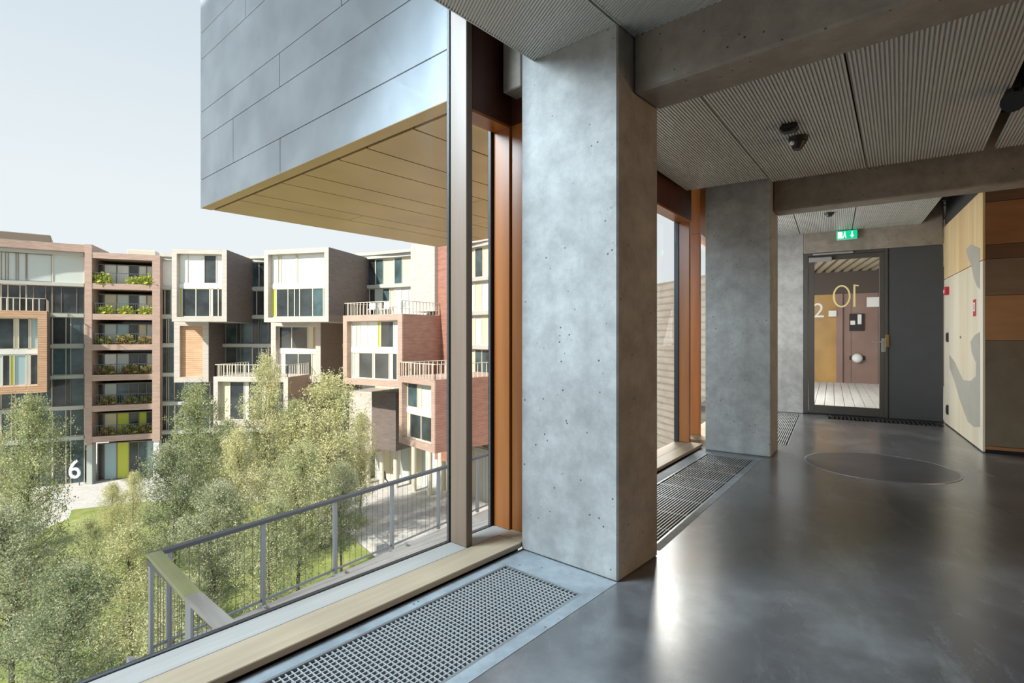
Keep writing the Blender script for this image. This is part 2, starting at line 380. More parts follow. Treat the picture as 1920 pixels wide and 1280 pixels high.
for t0, t1 in ((.985, 1.72), (.235, .975), (-.53, .225), (-1.34, -.60), (-2.08, -1.35), (-2.83, -2.09), (-3.6, -2.84)):
    if t0 > .9:   # beside pillar one and two: ends on the pillar faces
        corr(F2, cut(F2, F1, 2.605, t0), cut(F2, F1, 2.605, t1), cut(F2, FP, 5.39, t0), cut(F2, FP, 5.39, t1), t0, t1, Z1)
    else: corr(F2, cut(F2, F1, 2.59, t0), cut(F2, F1, 2.59, t1), cut(F2, FP, 5.54, t0), cut(F2, FP, 5.54, t1), t0, t1, Z1)
for t0, t1 in ((.42, 1.10), (-.23, .41), (-1.02, -.24), ):
    corr(F3, cut(F3, FP, 5.78, t0), cut(F3, FP, 5.78, t1), 9.02, 9.02, t0, t1, Z3)
for t0, t1 in ((-2.0, -1.30), (-2.9, -2.01), (-3.8, -2.91)):
    corr(F3, cut(F3, FP, 5.78, t0), cut(F3, FP, 5.78, t1), 6.88, 6.88, t0, t1, Z3)

# ------------------------------------------------------------------ pillars and beams
def pillar(F, s0, s1, t0, t1, label):
    tag(MB().box(F, s0, s1, t0, t1, 0, 2.95, .008).build('concrete_pillar', M['pillar']), label, 'pillar', 'concrete pillars along the window wall')
pillar(F1, 2.192, 2.600, 1.275, 1.866, 'nearest wide concrete pillar beside the tall courtyard window')
s2n = FP.ex.dot(Vector((2.453, 5.057))); t2n = FP.ey.dot(Vector((2.453, 5.057)))
pillar(FP, s2n, s2n+.44, t2n, t2n+.603, 'second concrete pillar, between the second window and the doorway end')
pillar(F3, 9.03, 9.40, .366, .97, 'far pale concrete pillar left of the glazed door')
def beam(F, s0, s1, t0, t1, z0, label, slope=0.0):
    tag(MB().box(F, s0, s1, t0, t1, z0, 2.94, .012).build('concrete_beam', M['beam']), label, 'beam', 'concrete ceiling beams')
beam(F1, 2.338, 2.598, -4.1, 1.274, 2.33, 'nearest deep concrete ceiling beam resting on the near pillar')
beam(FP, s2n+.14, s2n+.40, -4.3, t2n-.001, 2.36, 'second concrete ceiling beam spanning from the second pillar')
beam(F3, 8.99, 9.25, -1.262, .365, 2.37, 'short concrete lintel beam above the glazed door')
tag(MB().box(F1, 2.19, 2.60, 1.868, 2.00, 2.50, 2.94, .006).build('concrete_bracket', M['beam']), 'small dark concrete bracket at the outer top of the near pillar', 'bracket')

# ------------------------------------------------------------------ windows
w1 = empty('window_1', F1.pt(1.0, 2.0, 0), kind='structure')
MB().box(F1, -3.1, 2.186, 1.862, 2.026, .012, .040, .003).build('sill_board', M['sill'], w1)
MB().box(F1, -3.1, 2.33, 2.032, 2.160, -.02, .036, .003).build('outer_sill_board', M['sill_out'], w1)
MB().box(F1, -3.1, 2.186, 1.885, 2.17, -.12, .011).build('sill_base', M['gasket'], w1)
MB().box(F1, -3.1, 2.33, 2.162, 2.185, -.06, .038).build('glazing_gasket', M['gasket'], w1)
MB().box(F1, 1.945, 1.990, 2.034, 2.160, .037, 2.94, .003).build('mullion', M['mull'], w1)
MB().box(F1, 1.938, 1.992, 2.161, 2.180, .038, 2.94).build('gasket_strip', M['gasket'], w1)
MB().box(F1, 2.285, 2.335, 2.034, 2.160, .037, 2.36, .003).build('jamb', M['frame'], w1)
MB().box(F1, 2.262, 2.300, 2.161, 2.180, .038, 2.36).build('gasket_strip', M['gasket'], w1)
MB().box(F1, 2.300, 2.37, 1.869, 2.032, .041, 2.36, .002).build('jamb_lining', M['frame'], w1)
MB().box(F1, 1.991, 2.37, 2.034, 2.160, 2.362, 2.94).build('header_panel', M['frame_dark'], w1)
MB().box(F1, 2.300, 2.37, 1.869, 2.032, 2.361, 2.94).build('header_return', M['frame_dark'], w1)
MB().box(F1, 1.991, 2.284, 2.036, 2.158, 2.345, 2.361).build('header_soffit', M['frame'], w1)
MB().box(F1, 2.188, 2.31, 1.869, 2.029, .012, .040).build('sill_board', M['sill'], w1)
MB().box(F1, -3.1, 1.936, 2.166, 2.174, .039, 2.94).build('pane', M['glass'], w1)
MB().box(F1, 1.993, 2.261, 2.166, 2.174, .039, 2.36).build('pane', M['glass'], w1)

w2 = empty('window_2', F2.pt(4.2, 1.8, 0), kind='structure')
MB().box(F2, 2.80, 5.62, 1.645, 1.790, .012, .040, .003).build('sill_board', M['sill2'], w2)
MB().box(F2, 2.62, 5.66, 1.795, 1.93, -.02, .036, .003).build('outer_sill_board', M['sill2'], w2)
MB().box(F2, 2.80, 5.62, 1.66, 1.93, -.12, .011).build('sill_base', M['gasket'], w2)
MB().box(F2, 5.59, 5.635, 1.775, 1.91, .041, 2.36, .003).build('jamb', M['frame'], w2)
MB().box(F2, 5.575, 5.589, 1.885, 1.93, .038, 2.36).build('gasket_strip', M['gasket'], w2)
MB().box(F2, 3.55, 3.60, 1.775, 1.91, .041, 2.94, .003).build('mullion', M['frame'], w2)
MB().box(F2, 3.60, 5.66, 1.775, 1.91, 2.362, 2.94).build('header_panel', M['frame_dark'], w2)
MB().box(F2, 3.601, 5.589, 1.777, 1.908, 2.345, 2.361).build('header_soffit', M['frame'], w2)
MB().box(F2, 2.62, 3.549, 1.908, 1.916, .039, 2.94).build('pane', M['glass'], w2)
MB().box(F2, 3.601, 5.574, 1.908, 1.916, .039, 2.36).build('pane', M['glass'], w2)
w3 = empty('window_3', F3.pt(8, 1.2, 0), kind='structure')
c3 = Vector((2.075, 6.02)); s3, t3 = F3.ex.dot(c3), F3.ey.dot(c3)
MB().box(F3, s3-.03, s3+.03, t3-.05, t3+.08, .041, 2.30, .003).build('jamb', M['frame'], w3)
MB().box(F3, s3-.03, 9.3, t3-.05, t3+.08, 2.301, 2.94).build('header_panel', M['frame'], w3)
MB().box(F3, s3-.3, 9.3, t3-.17, t3+.10, -.02, .040, .003).build('sill_board', M['sill2'], w3)
MB().box(F3, s3+.031, 9.3, t3+.06, t3+.068, .041, 2.30).build('pane', M['glass'], w3)

# ------------------------------------------------------------------ floor grilles
def grille(g, label, cross=.0216, bar=.0046, lng=.0216, hgt=.013, cw=None):
    F, s0, s1, t0, t1 = g
    th = empty('floor_grille', F.pt((s0+s1)/2, (t0+t1)/2, -.12), label, 'floor grille')
    mb = MB(); w = .012
    for a in ((s0, s1, t0, t0+w), (s0, s1, t1-w, t1), (s0, s0+w, t0+w, t1-w), (s1-w, s1, t0+w, t1-w)): mb.box(F, *a, -.03, .002)
    mb.build('rim', M['grate_rim'], th)
    mb = MB()
    for a in ((s0, s1, t0, t0+.004), (s0, s1, t1-.004, t1), (s0, s0+.004, t0, t1), (s1-.004, s1, t0, t1)): mb.box(F, *a, -.12, -.031)
    mb.box(F, s0, s1, t0, t1, -.124, -.119); mb.build('trench', M['pit'], th)
    mb = MB(); n = int((t1-t0-2*w)/lng)
    for i in range(1, n):
        t = t0+w+(t1-t0-2*w)*i/n; mb.box(F, s0+w, s1-w, t-bar/2, t+bar/2, -hgt, -.001)
    if cross:
        n = int((s1-s0-2*w)/cross)
        for i in range(1, n):
            s = s0+w+(s1-s0-2*w)*i/n; mb.box(F, s-bar/2, s+bar/2, t0+w, t1-w, -hgt if cross < .1 else -.012, -.0015)
    tag(mb.build('grate_bars', M['grate'], th), kind='stuff')
grille(g1, 'long steel egg-crate floor grille in front of the near window')
grille(g2, 'steel bar floor grille between the first and second pillars', cross=.30, lng=.020, bar=.007, hgt=.02)
grille(g3, 'far steel floor grille behind the second pillar', cross=.30, lng=.020, bar=.007, hgt=.02)
th = empty('entrance_grate', F3.pt(8.8, -.5, -.12), 'black ribbed entrance grate in the floor along the door foot', 'floor grate')
mb = MB().box(F3, 8.62, 9.0, -1.22, .05, -.124, -.119); mb.build('tray', M['pit'], th)
for i in range(27):
    t = -1.17+i*.048
    if t+.03 > .05: break
    MB().box(F3, 8.625, 8.995, t, t+.022, -.02, .004).build('rib', M['black'], th)

tag(poly_sheet([quad(F1, -2.9, 2.19, 1.277, 1.861), quad(*g1)], .0015, .0015).build('trim_1', M['pale_border']), kind='structure')  # thin paler sheet laid on the floor around the near grille
tag(poly_sheet([quad(F2, 2.78, 5.42, 1.04, 1.635), quad(*g2)], .0015, .0015).build('trim_2', M['pale_border']), kind='structure')
# round floor inlay
cc = Vector((3.24, 4.72)); th = empty('floor_inlay', (cc.x, cc.y, 0), 'round flush inlay with thin pale rim in the polished concrete floor', 'floor inlay')
RI = .57
mb = MB(); mb.prism([(cc.x+(RI-.008)*cos(2*pi*i/72), cc.y+(RI-.008)*sin(2*pi*i/72)) for i in range(72)], -.002, .0012); mb.build('disc', M['inlay'], th)
mb = MB(); N = 72
ra, rb = [], []
for i in range(N):
    a = 2*pi*i/N
    ra.append([mb.bm.verts.new((cc.x+r*cos(a), cc.y+r*sin(a), z)) for r, z in ((RI-.010, -.001), (RI-.010, .003), (RI+.006, .003), (RI+.006, -.001))])
for i in range(N):
    A, B = ra[i], ra[(i+1) % N]
    for k in range(4): mb.bm.faces.new((A[k], A[(k+1) % 4], B[(k+1) % 4], B[k]))
tag(mb.build('rim', M['grate_rim'], th), 'thin pale metal rim')

# ------------------------------------------------------------------ door end
d1 = empty('door_1', F3.pt(9.05, -.2, 0), kind='structure')
DS = 9.03
def dbox(t0, t1, z0, z1, m, name, s0=DS, s1=DS+.06, bev=.002): return MB().box(F3, s0, s1, t0, t1, z0, z1, bev).build(name, m, d1)
tl, _ = on_s(F3, 1510, DS); tr_, _ = on_s(F3, 1665, DS)
gl, Yl = on_s(F3, 1527, DS); gr, Yr = on_s(F3, 1649, DS)
zb, zt = .135, 2.26
dbox(tl-.035, .364, .0, 2.368, M['door_frame'], 'frame_post', DS-.01, DS+.1)
dbox(tr_, tr_+.03, .0, 2.368, M['door_frame'], 'frame_post', DS-.01, DS+.1)
dbox(tr_+.03, tl-.035, 2.33, 2.368, M['door_frame'], 'frame_head', DS-.01, DS+.1)
dbox(gl, tl-.040, .02, 2.325, M['door_frame'], 'stile'); dbox(tr_+.034, gr, .02, 2.325, M['door_frame'], 'stile')
dbox(gr, gl, .02, zb, M['door_frame'], 'bottom_rail'); dbox(gr, gl, zt, 2.325, M['door_frame'], 'top_rail')
dbox(gr, gl, zb, zt, M['glass'], 'pane', DS+.025, DS+.033, 0)
dbox(-1.262, .364, -.02, .018, M['gasket'], 'threshold', DS-.02, DS+.3, 0)
dbox(-1.262, tr_-.002, .0, 2.368, M['door'], 'side_panel', DS, DS+.06)
dbox(tl-.34, tl-.05, 2.235, 2.30, M['grey_box'], 'door_closer', DS-.05, DS-.002, .006)
dbox(tl-.60, tl-.10, 2.335, 2.36, M['grey_box'], 'closer_arm', DS-.035, DS-.012, .002)
ht, Yh = on_s(F3, 1656, DS)
dbox(ht-.03, ht+.02, .93, 1.12, M['steel'], 'lock_plate', DS-.008, DS-.001)
hd = MB().tube(F3.pt(DS-.06, ht, 1.07), F3.pt(DS-.06, ht+.13, 1.07), .010).tube(F3.pt(DS-.06, ht, 1.07), F3.pt(DS, ht, 1.07), .010).build('door_handle', M['steel'], d1)
ht2, _ = on_s(F3, 1663.5, DS); dbox(ht2-.018, ht2+.018, 1.0, 1.17, M['brass'], 'latch_plate', DS-.016, DS-.011)
# mirrored 10 on the glass
def ell_ring(F, s, tc_, zc, rt, rz, w, th, mat, name, parent, n=48):
    mb = MB(); R = []
    for i in range(n):
        a = 2*pi*i/n
        R.append([mb.bm.verts.new(F.pt(s+ds, tc_+(rt+k)*cos(a), zc+(rz+k)*sin(a))) for k, ds in ((-w/2, 0), (w/2, 0), (w/2, th), (-w/2, th))])
    for i in range(n):
        A, B = R[i], R[(i+1) % n]
        for k in range(4): mb.bm.faces.new((A[k], A[(k+1) % 4], B[(k+1) % 4], B[k]))
    return mb.build(name, mat, parent)
t0c, Yc = on_s(F3, 1578, DS); zc = zat(555, Yc)
tag(ell_ring(F3, DS+.018, t0c, zc, .098, .150, .022, .004, M['gold'], 'numeral', d1), 'pale gold zero of the mirrored 10')
t1c, Yc = on_s(F3, 1602, DS); zc = zat(554, Yc)
mb = MB().box(F3, DS+.018, DS+.022, t1c-.012, t1c+.012, zc-.160, zc+.160)
mb.slab([F3.pt(DS+.018, t1c+.012, zc+.160), F3.pt(DS+.018, t1c-.055, zc+.150), F3.pt(DS+.018, t1c-.050, zc+.132), F3.pt(DS+.018, t1c-.012, zc+.138)], (F3.ex.x, F3.ex.y, 0), .004)
tag(mb.build('numeral', M['gold'], d1), 'pale gold one of the mirrored 10')

# wall right of the door: birch plywood, then the banded board wall turning away
WT = -1.27
wr = tag(MB().box(F3, 6.92, 9.03, WT-.16, WT-.02, 0, 2.94).build('wall_right', M['slab']), kind='structure')
zj = 1.90
MB().box(F3, 6.90, 9.028, WT-.02, WT, .012, zj-.004, .002).build('panel', M['ply_pale'], wr)
MB().box(F3, 6.90, 9.028, WT-.02, WT, zj+.004, 2.60, .002).build('panel', M['ply'], wr)
def wallz(px, py): s, Y = on_t(F3, px, WT); return s, zat(py, Y)
def wall_shape(pts, name='grey_patch', m=M['ply_grey']):  # thin flat grey shape laid on the plywood face
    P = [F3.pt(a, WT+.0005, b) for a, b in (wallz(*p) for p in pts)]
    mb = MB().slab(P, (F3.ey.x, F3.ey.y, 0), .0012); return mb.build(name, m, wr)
tag(wall_shape([(1837.5, 465), (1820, 458), (1812, 468), (1815, 482), (1822, 500), (1826, 520), (1832, 536), (1837.5, 542)]), 'grey map-like patch, upper one')
tag(wall_shape([(1780, 665), (1790, 678), (1800, 700), (1806, 712), (1820, 714), (1830, 705), (1830, 680), (1822, 660), (1820, 640), (1828, 628), (1837.5, 622), (1837.5, 800), (1826, 800), (1815, 790), (1800, 750), (1790, 715), (1781, 690)]), 'grey map-like patch, large lower one')
wb = tag(MB().box(F3, 6.93, 7.1, -4.6, WT-.165, 0, 2.94).build('wall_back', M['slab']), kind='structure')
BS = 6.90; tE, YE = on_s(F3, 1879, BS)
def bandz(py): return zat(py, YE)
bands = [(2.94, bandz(376), 'ply_dark'), (bandz(376), bandz(457), 'ply_brown'), (bandz(457), bandz(484), 'ply_dark'), (bandz(484), bandz(553), 'ply_mid'),
         (bandz(553), bandz(638), 'ply_orange'), (bandz(638), bandz(838), 'ply_olive'), (bandz(838), .035, 'ply_brown')]
for z1_, z0_, mm in bands:
    MB().box(F3, BS, BS+.028, -4.6, WT-.022, z0_+.002, z1_-.002, .001).build('board', M[mm], wb)
MB().box(F3, BS+.01, BS+.028, -4.6, WT-.022, .0, .034).build('plinth', M['gasket'], wb)
# wall fittings
def fitting(name, px, py, w, h, d, mat, label, cat, extra=None):
    s, Y = on_t(F3, px, WT); z = zat(py, Y)
    th = empty(name, F3.pt(s, WT+.001, z-h/2), label, cat)
    MB().box(F3, s-w/2, s+w/2, WT+.001, WT+d, z-h/2, z+h/2, .003).build('body', mat, th)
    if extra: extra(th, s, z)
    return th
def callpt(th, s, z): MB().box(F3, s-.025, s+.025, WT+.046, WT+.05, z-.03, z+.01).build('press_plate', M['white'], th)
fitting('fire_call_point', 1778.5, 545, .10, .10, .045, M['red'], 'small red fire call point on the plywood wall beside the grey door panel', 'alarm button', callpt)
def fsign(th, s, z):
    MB().box(F3, s-.04, s+.04, WT+.0062, WT+.0075, z-.035, z+.055).build('pictogram_field', M['white'], th)
    MB().box(F3, s-.012, s+.012, WT+.0076, WT+.0086, z-.02, z+.04).build('extinguisher_symbol', M['red'], th)
fitting('fire_sign', 1828, 577, .115, .175, .006, M['red'], 'red and white fire equipment sign on the pale plywood wall', 'sign', fsign)
def sock(th, s, z):
    MB().box(F3, s-.02, s+.02, WT+.018, WT+.024, z-.045, z+.045, .002).build('rocker', M['black'], th)
fitting('wall_switch', 1778, 632, .06, .12, .018, M['black'], 'upper black switch on the plywood wall beside the door panel', 'switch', sock)
fitting('wall_socket', 1778, 768, .06, .12, .018, M['black'], 'lower black socket near the floor on the plywood wall', 'socket', sock)
def lockx(th, s, z): MB().tube(F3.pt(s, WT+.006, z), F3.pt(s, WT+.012, z), .006).build('keyhole', M['black'], th)
s, Y = on_t(F3, 1802, WT); z = zat(632, Y)
th = empty('cabinet_lock', F3.pt(s, WT, z-.016), 'tiny round lock in the middle of the pale plywood wall', 'lock')
MB().tube(F3.pt(s, WT+.001, z), F3.pt(s, WT+.006, z), .016, n=16).build('rosette', M['steel'], th); lockx(th, s, z)

# other walls of the hall, outside the view
tag(MB().box(F1, -3.3, -3.2, -4.2, 1.0, 0, 2.94).build('wall_rear', M['ply_mid']), kind='structure')
tag(MB().prism([xy(F1, -3.2, -4.3), xy(F1, -3.2, -4.2), xy(F2, 3.5, -5.0), xy(F3, 6.9, -4.6), xy(F3, 6.9, -4.7), xy(F2, 3.5, -5.1)], 0, 2.94).build('wall_kitchen', M['ply_orange']), kind='structure')
# upper floors of this building over the hall, seen only by the light
tag(MB().prism([xy(F1, -14, -8), xy(F1, -14, 2.17), xy(F1, 2.36, 2.17), xy(F2, 5.7, 1.94), xy(F3, 9.3, 1.35), xy(F3, 9.3, -8)], 3.31, 9.2).build('wall_upper_floors', M['clad_back']), kind='structure')

# ------------------------------------------------------------------ behind the door: open landing
M['landing'] = wood('pale_deck_planks', (.62, .60, .57), (.80, .79, .76), A=31, rough=.6, scale=8)
M['landing_wall'] = plain('plum_brown_board', (.26, .165, .135), .5, noise=.12, nscale=2)
M['landing_dark'] = plain('dark_brown_fascia', (.075, .055, .045), .6)
M['slat'] = plain('pale_slat', (.42, .37, .27), .6)
M['amber'] = plain('amber_lacquer', (.40, .235, .075), .35, noise=.35, nscale=1.0)
LS = 15.6
ld = empty('landing', F3.pt(12, -.5, -.06), kind='structure'); ld['label'] = 'open landing behind the glazed door'
MB().box(F3, 9.4, LS, -4.0, 2.0, -.12, -.03).build('landing_base', M['landing_dark'], ld)
for i in range(22):
    t = -2.2+i*.145; MB().box(F3, 9.4, LS, t, t+.137, -.03, -.004, .002).build('plank', M['landing'], ld)
tA, YA = on_s(F3, 1568, LS); tB, _ = on_s(F3, 1580, LS)
MB().box(F3, LS, LS+.1, -4.0, tB, -.03, 2.45).build('rear_board', M['landing_wall'], ld)
MB().box(F3, LS-.06, LS+.1, tB, tA, -.03, 2.2).build('door_post', M['landing_wall'], ld)
MB().box(F3, LS-.02, LS+.1, -4.0, 2.0, 2.20, 2.9).build('fascia', M['landing_dark'], ld)
o = MB().box(F3, LS+.05, LS+.1, tA, 2.0, -.03, 2.2).build('amber_door', M['amber'], ld); tag(o, 'amber lacquered door')
for i in range(5):
    MB().box(F3, LS-.004, LS, -2.6+i*.55, -2.592+i*.55, 0, 2.2).build('board_joint', M['landing_dark'], ld)
FS = bayframe(23.7)
for i in range(26):
    t = -5.9+i*.19; a0 = max(9.7, cut(FS, F3, 9.6, t)); a1 = cut(FS, F3, LS-.05, t)
    MB().box(FS, a0, a1, t, t+.085, 2.74, 2.86).build('ceiling_slat', M['slat'], ld)
MB().box(F3, 9.4, LS, -4.0, 2.0, 2.95, 3.1).build('landing_roof', M['landing_dark'], ld)
area('landing_fill_light', F3.pt(11.2, 1.9, 1.6), F3.pt(13.5, -1.2, .6), 3.0, 2.2, 130, (1.0, .95, .88))  # added lamp brightening the landing behind the door
def on_rear(px, py): t, Y = on_s(F3, px, LS); return t, zat(py, Y)
def text_mesh(body, size, name, mat, loc, xdir, parent=None, mirror=False, ext=.01):
    cu = bpy.data.curves.new(name, 'FONT'); cu.body = body; cu.size = size; cu.extrude = ext; cu.align_x = 'CENTER'; cu.align_y = 'CENTER'
    to = bpy.data.objects.new(name, cu); COL.objects.link(to)
    dg = bpy.context.evaluated_depsgraph_get(); me = bpy.data.meshes.new_from_object(to.evaluated_get(dg)); COL.objects.unlink(to); bpy.data.objects.remove(to)
    X = Vector((xdir[0], xdir[1], 0)).normalized(); Z = Vector((0, 0, 1)); Nn = X.cross(Z)
    R = Matrix(((X.x, Z.x, Nn.x), (X.y, Z.y, Nn.y), (X.z, Z.z, Nn.z))).to_4x4()
    me.transform(R); me.name = name; me.materials.clear(); me.materials.append(mat)
    o = bpy.data.objects.new(name, me); COL.objects.link(o)
    if parent is not None: o.parent = parent; o.location = Vector(loc)-wloc(parent)
    else: o.location = loc
    return o
t, z = on_rear(1535, 583)
tag(text_mesh('2', .52, 'numeral', M['white'], F3.pt(LS+.04, t, z), -F3.ey, ld, ext=.008), 'white numeral 2')
def rear_box(name, px, py, w, h, d, mat, label, cat, fn=None):
    t, z = on_rear(px, py); th = empty(name, F3.pt(LS, t, z-h/2), label, cat)
    MB().box(F3, LS-d, LS-.001, t-w/2, t+w/2, z-h/2, z+h/2, .004).build('body', mat, th)
    if fn: fn(th, t, z)
rear_box('paper_notice', 1637, 566, .26, .24, .012, M['white'], 'pale square notice on the plum wall, seen through the glazed door', 'notice',
         lambda th, t, z: MB().box(F3, LS-.016, LS-.0125, t-.10, t+.10, z-.09, z+.09).build('sheet', M['white'], th))
rear_box('name_plate', 1561, 588, .17, .15, .10, M['white'], 'small white square plate on the amber door, seen through the glazed door', 'plate',
         lambda th, t, z: MB().box(F3, LS-.104, LS-.1005, t-.06, t+.06, z-.05, z+.05).build('insert', M['white'], th))
def icom(th, t, z):
    MB().box(F3, LS-.075, LS-.061, t-.10, t-.02, z-.05, z+.19, .003).build('white_handset', M['white'], th)
    MB().box(F3, LS-.075, LS-.061, t+.03, t+.13, z-.06, z+.04, .003).build('white_label', M['white'], th)
rear_box('intercom', 1606, 604, .30, .42, .06, M['black'], 'black intercom with two white plates on the plum wall behind the glazed door', 'intercom', icom)
t, z = on_rear(1607, 671); th = empty('wall_lamp', F3.pt(LS, t, z-.1), 'small round white wall lamp low on the plum wall behind the glazed door', 'lamp')
MB().ball(F3.pt(LS-.09, t, z), .115).build('globe', M['white'], th, True); MB().box(F3, LS-.03, LS-.001, t-.16, t+.16, z-.05, z+.05).build('mount', M['black'], th)

# ------------------------------------------------------------------ ceiling fittings
m_, t_, b_ = new_mat('exit_green'); b_.inputs['Base Color'].default_value = (.0, .42, .20, 1); b_.inputs['Emission Color'].default_value = (.0, .55, .26, 1); b_.inputs['Emission Strength'].default_value = .75; M['green'] = m_
m_, t_, b_ = new_mat('exit_white'); b_.inputs['Base Color'].default_value = (.8, .9, .85, 1); b_.inputs['Emission Color'].default_value = (.85, 1, .93, 1); b_.inputs['Emission Strength'].default_value = .85; M['exit_white'] = m_
ES = 8.94; te, Ye = on_s(F3, 1588, ES); ze = zat(440, Ye)
th = empty('exit_sign', F3.pt(ES, te, ze-.063), 'lit green emergency exit sign with running figure above the door', 'exit sign')
MB().box(F3, ES, ES+.045, te-.125, te+.125, ze-.063, ze+.063, .004).build('housing', M['white'], th)
MB().box(F3, ES-.003, ES-.0005, te-.123, te+.123, ze-.061, ze+.061).build('green_face', M['green'], th)
MB().box(F3, ES-.005, ES-.0035, te+.055, te+.110, ze-.045, ze+.045).build('doorway_symbol', M['exit_white'], th)
def pt3(a, b): return F3.pt(ES-.005, te-a, ze+b)
mb = MB()
mb.slab([pt3(-.035, .0), pt3(-.015, .005), pt3(-.02, .03), pt3(-.04, .025)], (F3.ex.x, F3.ex.y, 0), .0015)
mb.slab([pt3(-.03, .0), pt3(-.018, .0), pt3(-.005, -.045), pt3(-.015, -.045)], (F3.ex.x, F3.ex.y, 0), .0015)
mb.slab([pt3(-.036, .003), pt3(-.026, .003), pt3(-.045, -.045), pt3(-.055, -.045)], (F3.ex.x, F3.ex.y, 0), .0015)
mb.slab([pt3(-.03, .033), pt3(-.018, .033), pt3(-.018, .047), pt3(-.03, .047)], (F3.ex.x, F3.ex.y, 0), .0015)
mb.build('running_figure', M['exit_white'], th)
mb = MB()
mb.slab([pt3(.055, .045), pt3(.070, .045), pt3(.070, -.01), pt3(.055, -.01)], (F3.ex.x, F3.ex.y, 0), .0015)
mb.slab([pt3(.038, -.01), pt3(.087, -.01), pt3(.0625, -.045)], (F3.ex.x, F3.ex.y, 0), .0015)
mb.build('down_arrow', M['exit_white'], th)
p = meas(1480, 240, Z1-.02); q = Vector((p.x, p.y, Z1))
th = empty('ceiling_speaker', (q.x, q.y, Z1-.045), 'square black ceiling box, further left of the two black ceiling fittings', 'ceiling fitting')
fs, ft = F2.ex.dot(p), F2.ey.dot(p)
MB().box(F2, fs-.055, fs+.055, ft-.055, ft+.055, Z1-.045, Z1-.001, .012, 2).build('body', M['black'], th)
MB().box(F2, fs-.035, fs+.035, ft-.035, ft+.035, Z1-.05, Z1-.0452, .002).build('cover', M['black'], th)
p = meas(1497, 270, Z1-.05); fs, ft = F2.ex.dot(p), F2.ey.dot(p)
th = empty('motion_sensor', (p.x, p.y, Z1-.09), 'black cone-shaped motion sensor on the ribbed ceiling, nearer the second beam', 'sensor')
MB().tube(F2.pt(fs, ft, Z1-.001), F2.pt(fs, ft, Z1-.035), .065, .060, 20).build('base', M['black'], th, False)
MB().tube(F2.pt(fs, ft, Z1-.0355), F2.pt(fs-.005, ft+.01, Z1-.09), .052, .028, 20).build('cone', M['black'], th)
MB().ball(F2.pt(fs-.035, ft+.035, Z1-.045), .018).build('pale_lens', M['white'], th, True)
p = meas(1555, 402, Z3-.02); th = empty('smoke_detector', (p.x, p.y, Z3-.045), 'small dark smoke detector on the far ceiling beyond the second beam', 'smoke detector')
MB().tube((p.x, p.y, Z3-.001), (p.x, p.y, Z3-.02), .055, .05, 20).build('base', M['black'], th)
MB().tube((p.x, p.y, Z3-.0205), (p.x, p.y, Z3-.045), .04, .03, 20).build('chamber', M['black'], th)
p = meas(1906, 182, Z1-.06); fs, ft = F2.ex.dot(p), F2.ey.dot(p)
th = empty('ceiling_spotlight', (p.x, p.y, Z1-.12), 'black spotlight in the dark ceiling gap at the right edge', 'spotlight')
MB().box(F2, fs-.02, fs+.02, ft-.02, ft+.02, Z1-.02, Z1+.15).build('stem', M['black'], th)
MB().tube(F2.pt(fs+.05, ft, Z1-.02), F2.pt(fs-.05, ft+.02, Z1-.10), .05, .06, 16).build('lamp_head', M['black'], th)

# ------------------------------------------------------------------ the cantilevered metal-clad volume of this building
BSF, BT, SOF = 2.66, 8.04, 2.90
cb = empty('cantilevered_volume', F1.pt(4.8, 5.0, SOF), 'grey metal-clad upper storey jutting over the courtyard, overhead at left', 'building')
MB().box(F1, BSF+.06, 6.86, 2.19, BT-.06, SOF+.03, 9.2).build('core', M['clad_back'], cb)
def tb(px): return on_s(F1, px, BSF)[0]
rows = [SOF, 3.287, 3.84, 4.21, 4.93, 5.29, 6.0, 6.5, 7.2, 8.1, 9.2]
cuts = [[tb(525)], [tb(437)], [tb(524)], [tb(640)], [tb(460)], [5.2], [6.4], [4.6], [5.6], [4.4]]
gp = .011
for i in range(10):
    c = [BT]+cuts[i]+[2.2]
    for a, b in zip(c[:-1], c[1:]):
        MB().box(F1, BSF, BSF+.045, b+gp/2, a-gp/2, rows[i]+gp*.4, rows[i+1]-gp*.6, .002).build('cladding_panel', M['clad'], cb)
for i in range(10):     # end face towards the courtyard
    MB().box(F1, BSF+.05, 6.92, BT-.045, BT, rows[i]+gp*.5, rows[i+1]-gp*.5, .002).build('cladding_panel', M['clad'], cb)
    MB().box(F1, 6.87, 6.92, 2.2, BT-.05, rows[i]+gp*.5, rows[i+1]-gp*.5, .002).build('cladding_panel', M['clad'], cb)
# soffit: edge trim, dark gap, long planks running away from the viewer
MB().box(F1, BSF+.002, BSF+.14, 2.2, BT-.002, SOF, SOF+.028, .001).build('edge_trim', M['soffit'], cb)
def ts(px, py): p = meas(px, py, SOF); return F1.ey.dot(p)
zx = lambda a, b: (340+a/2.56, b/2.56)
tj = sorted([ts(*zx(1130, 625)), ts(*zx(900, 715)), ts(*zx(760, 768)), ts(*zx(600, 840)), ts(*zx(490, 880)), ts(*zx(360, 935)), ts(*zx(270, 960)), BT-.01] + [2.2, 2.75])
for i, (a, b) in enumerate(zip(tj[:-1], tj[1:])):
    if b-a < .05: continue
    sc = {4: 4.9, 5: 5.9, 1: 3.9, 7: 4.4}.get(i)
    ss = [BSF+.17] + ([sc] if sc else []) + [6.91]
    for s0_, s1_ in zip(ss[:-1], ss[1:]):
        MB().box(F1, s0_+.006, s1_-.006, a+.010, b-.010, SOF, SOF+.028, .001).build('soffit_panel', M['soffit'], cb)
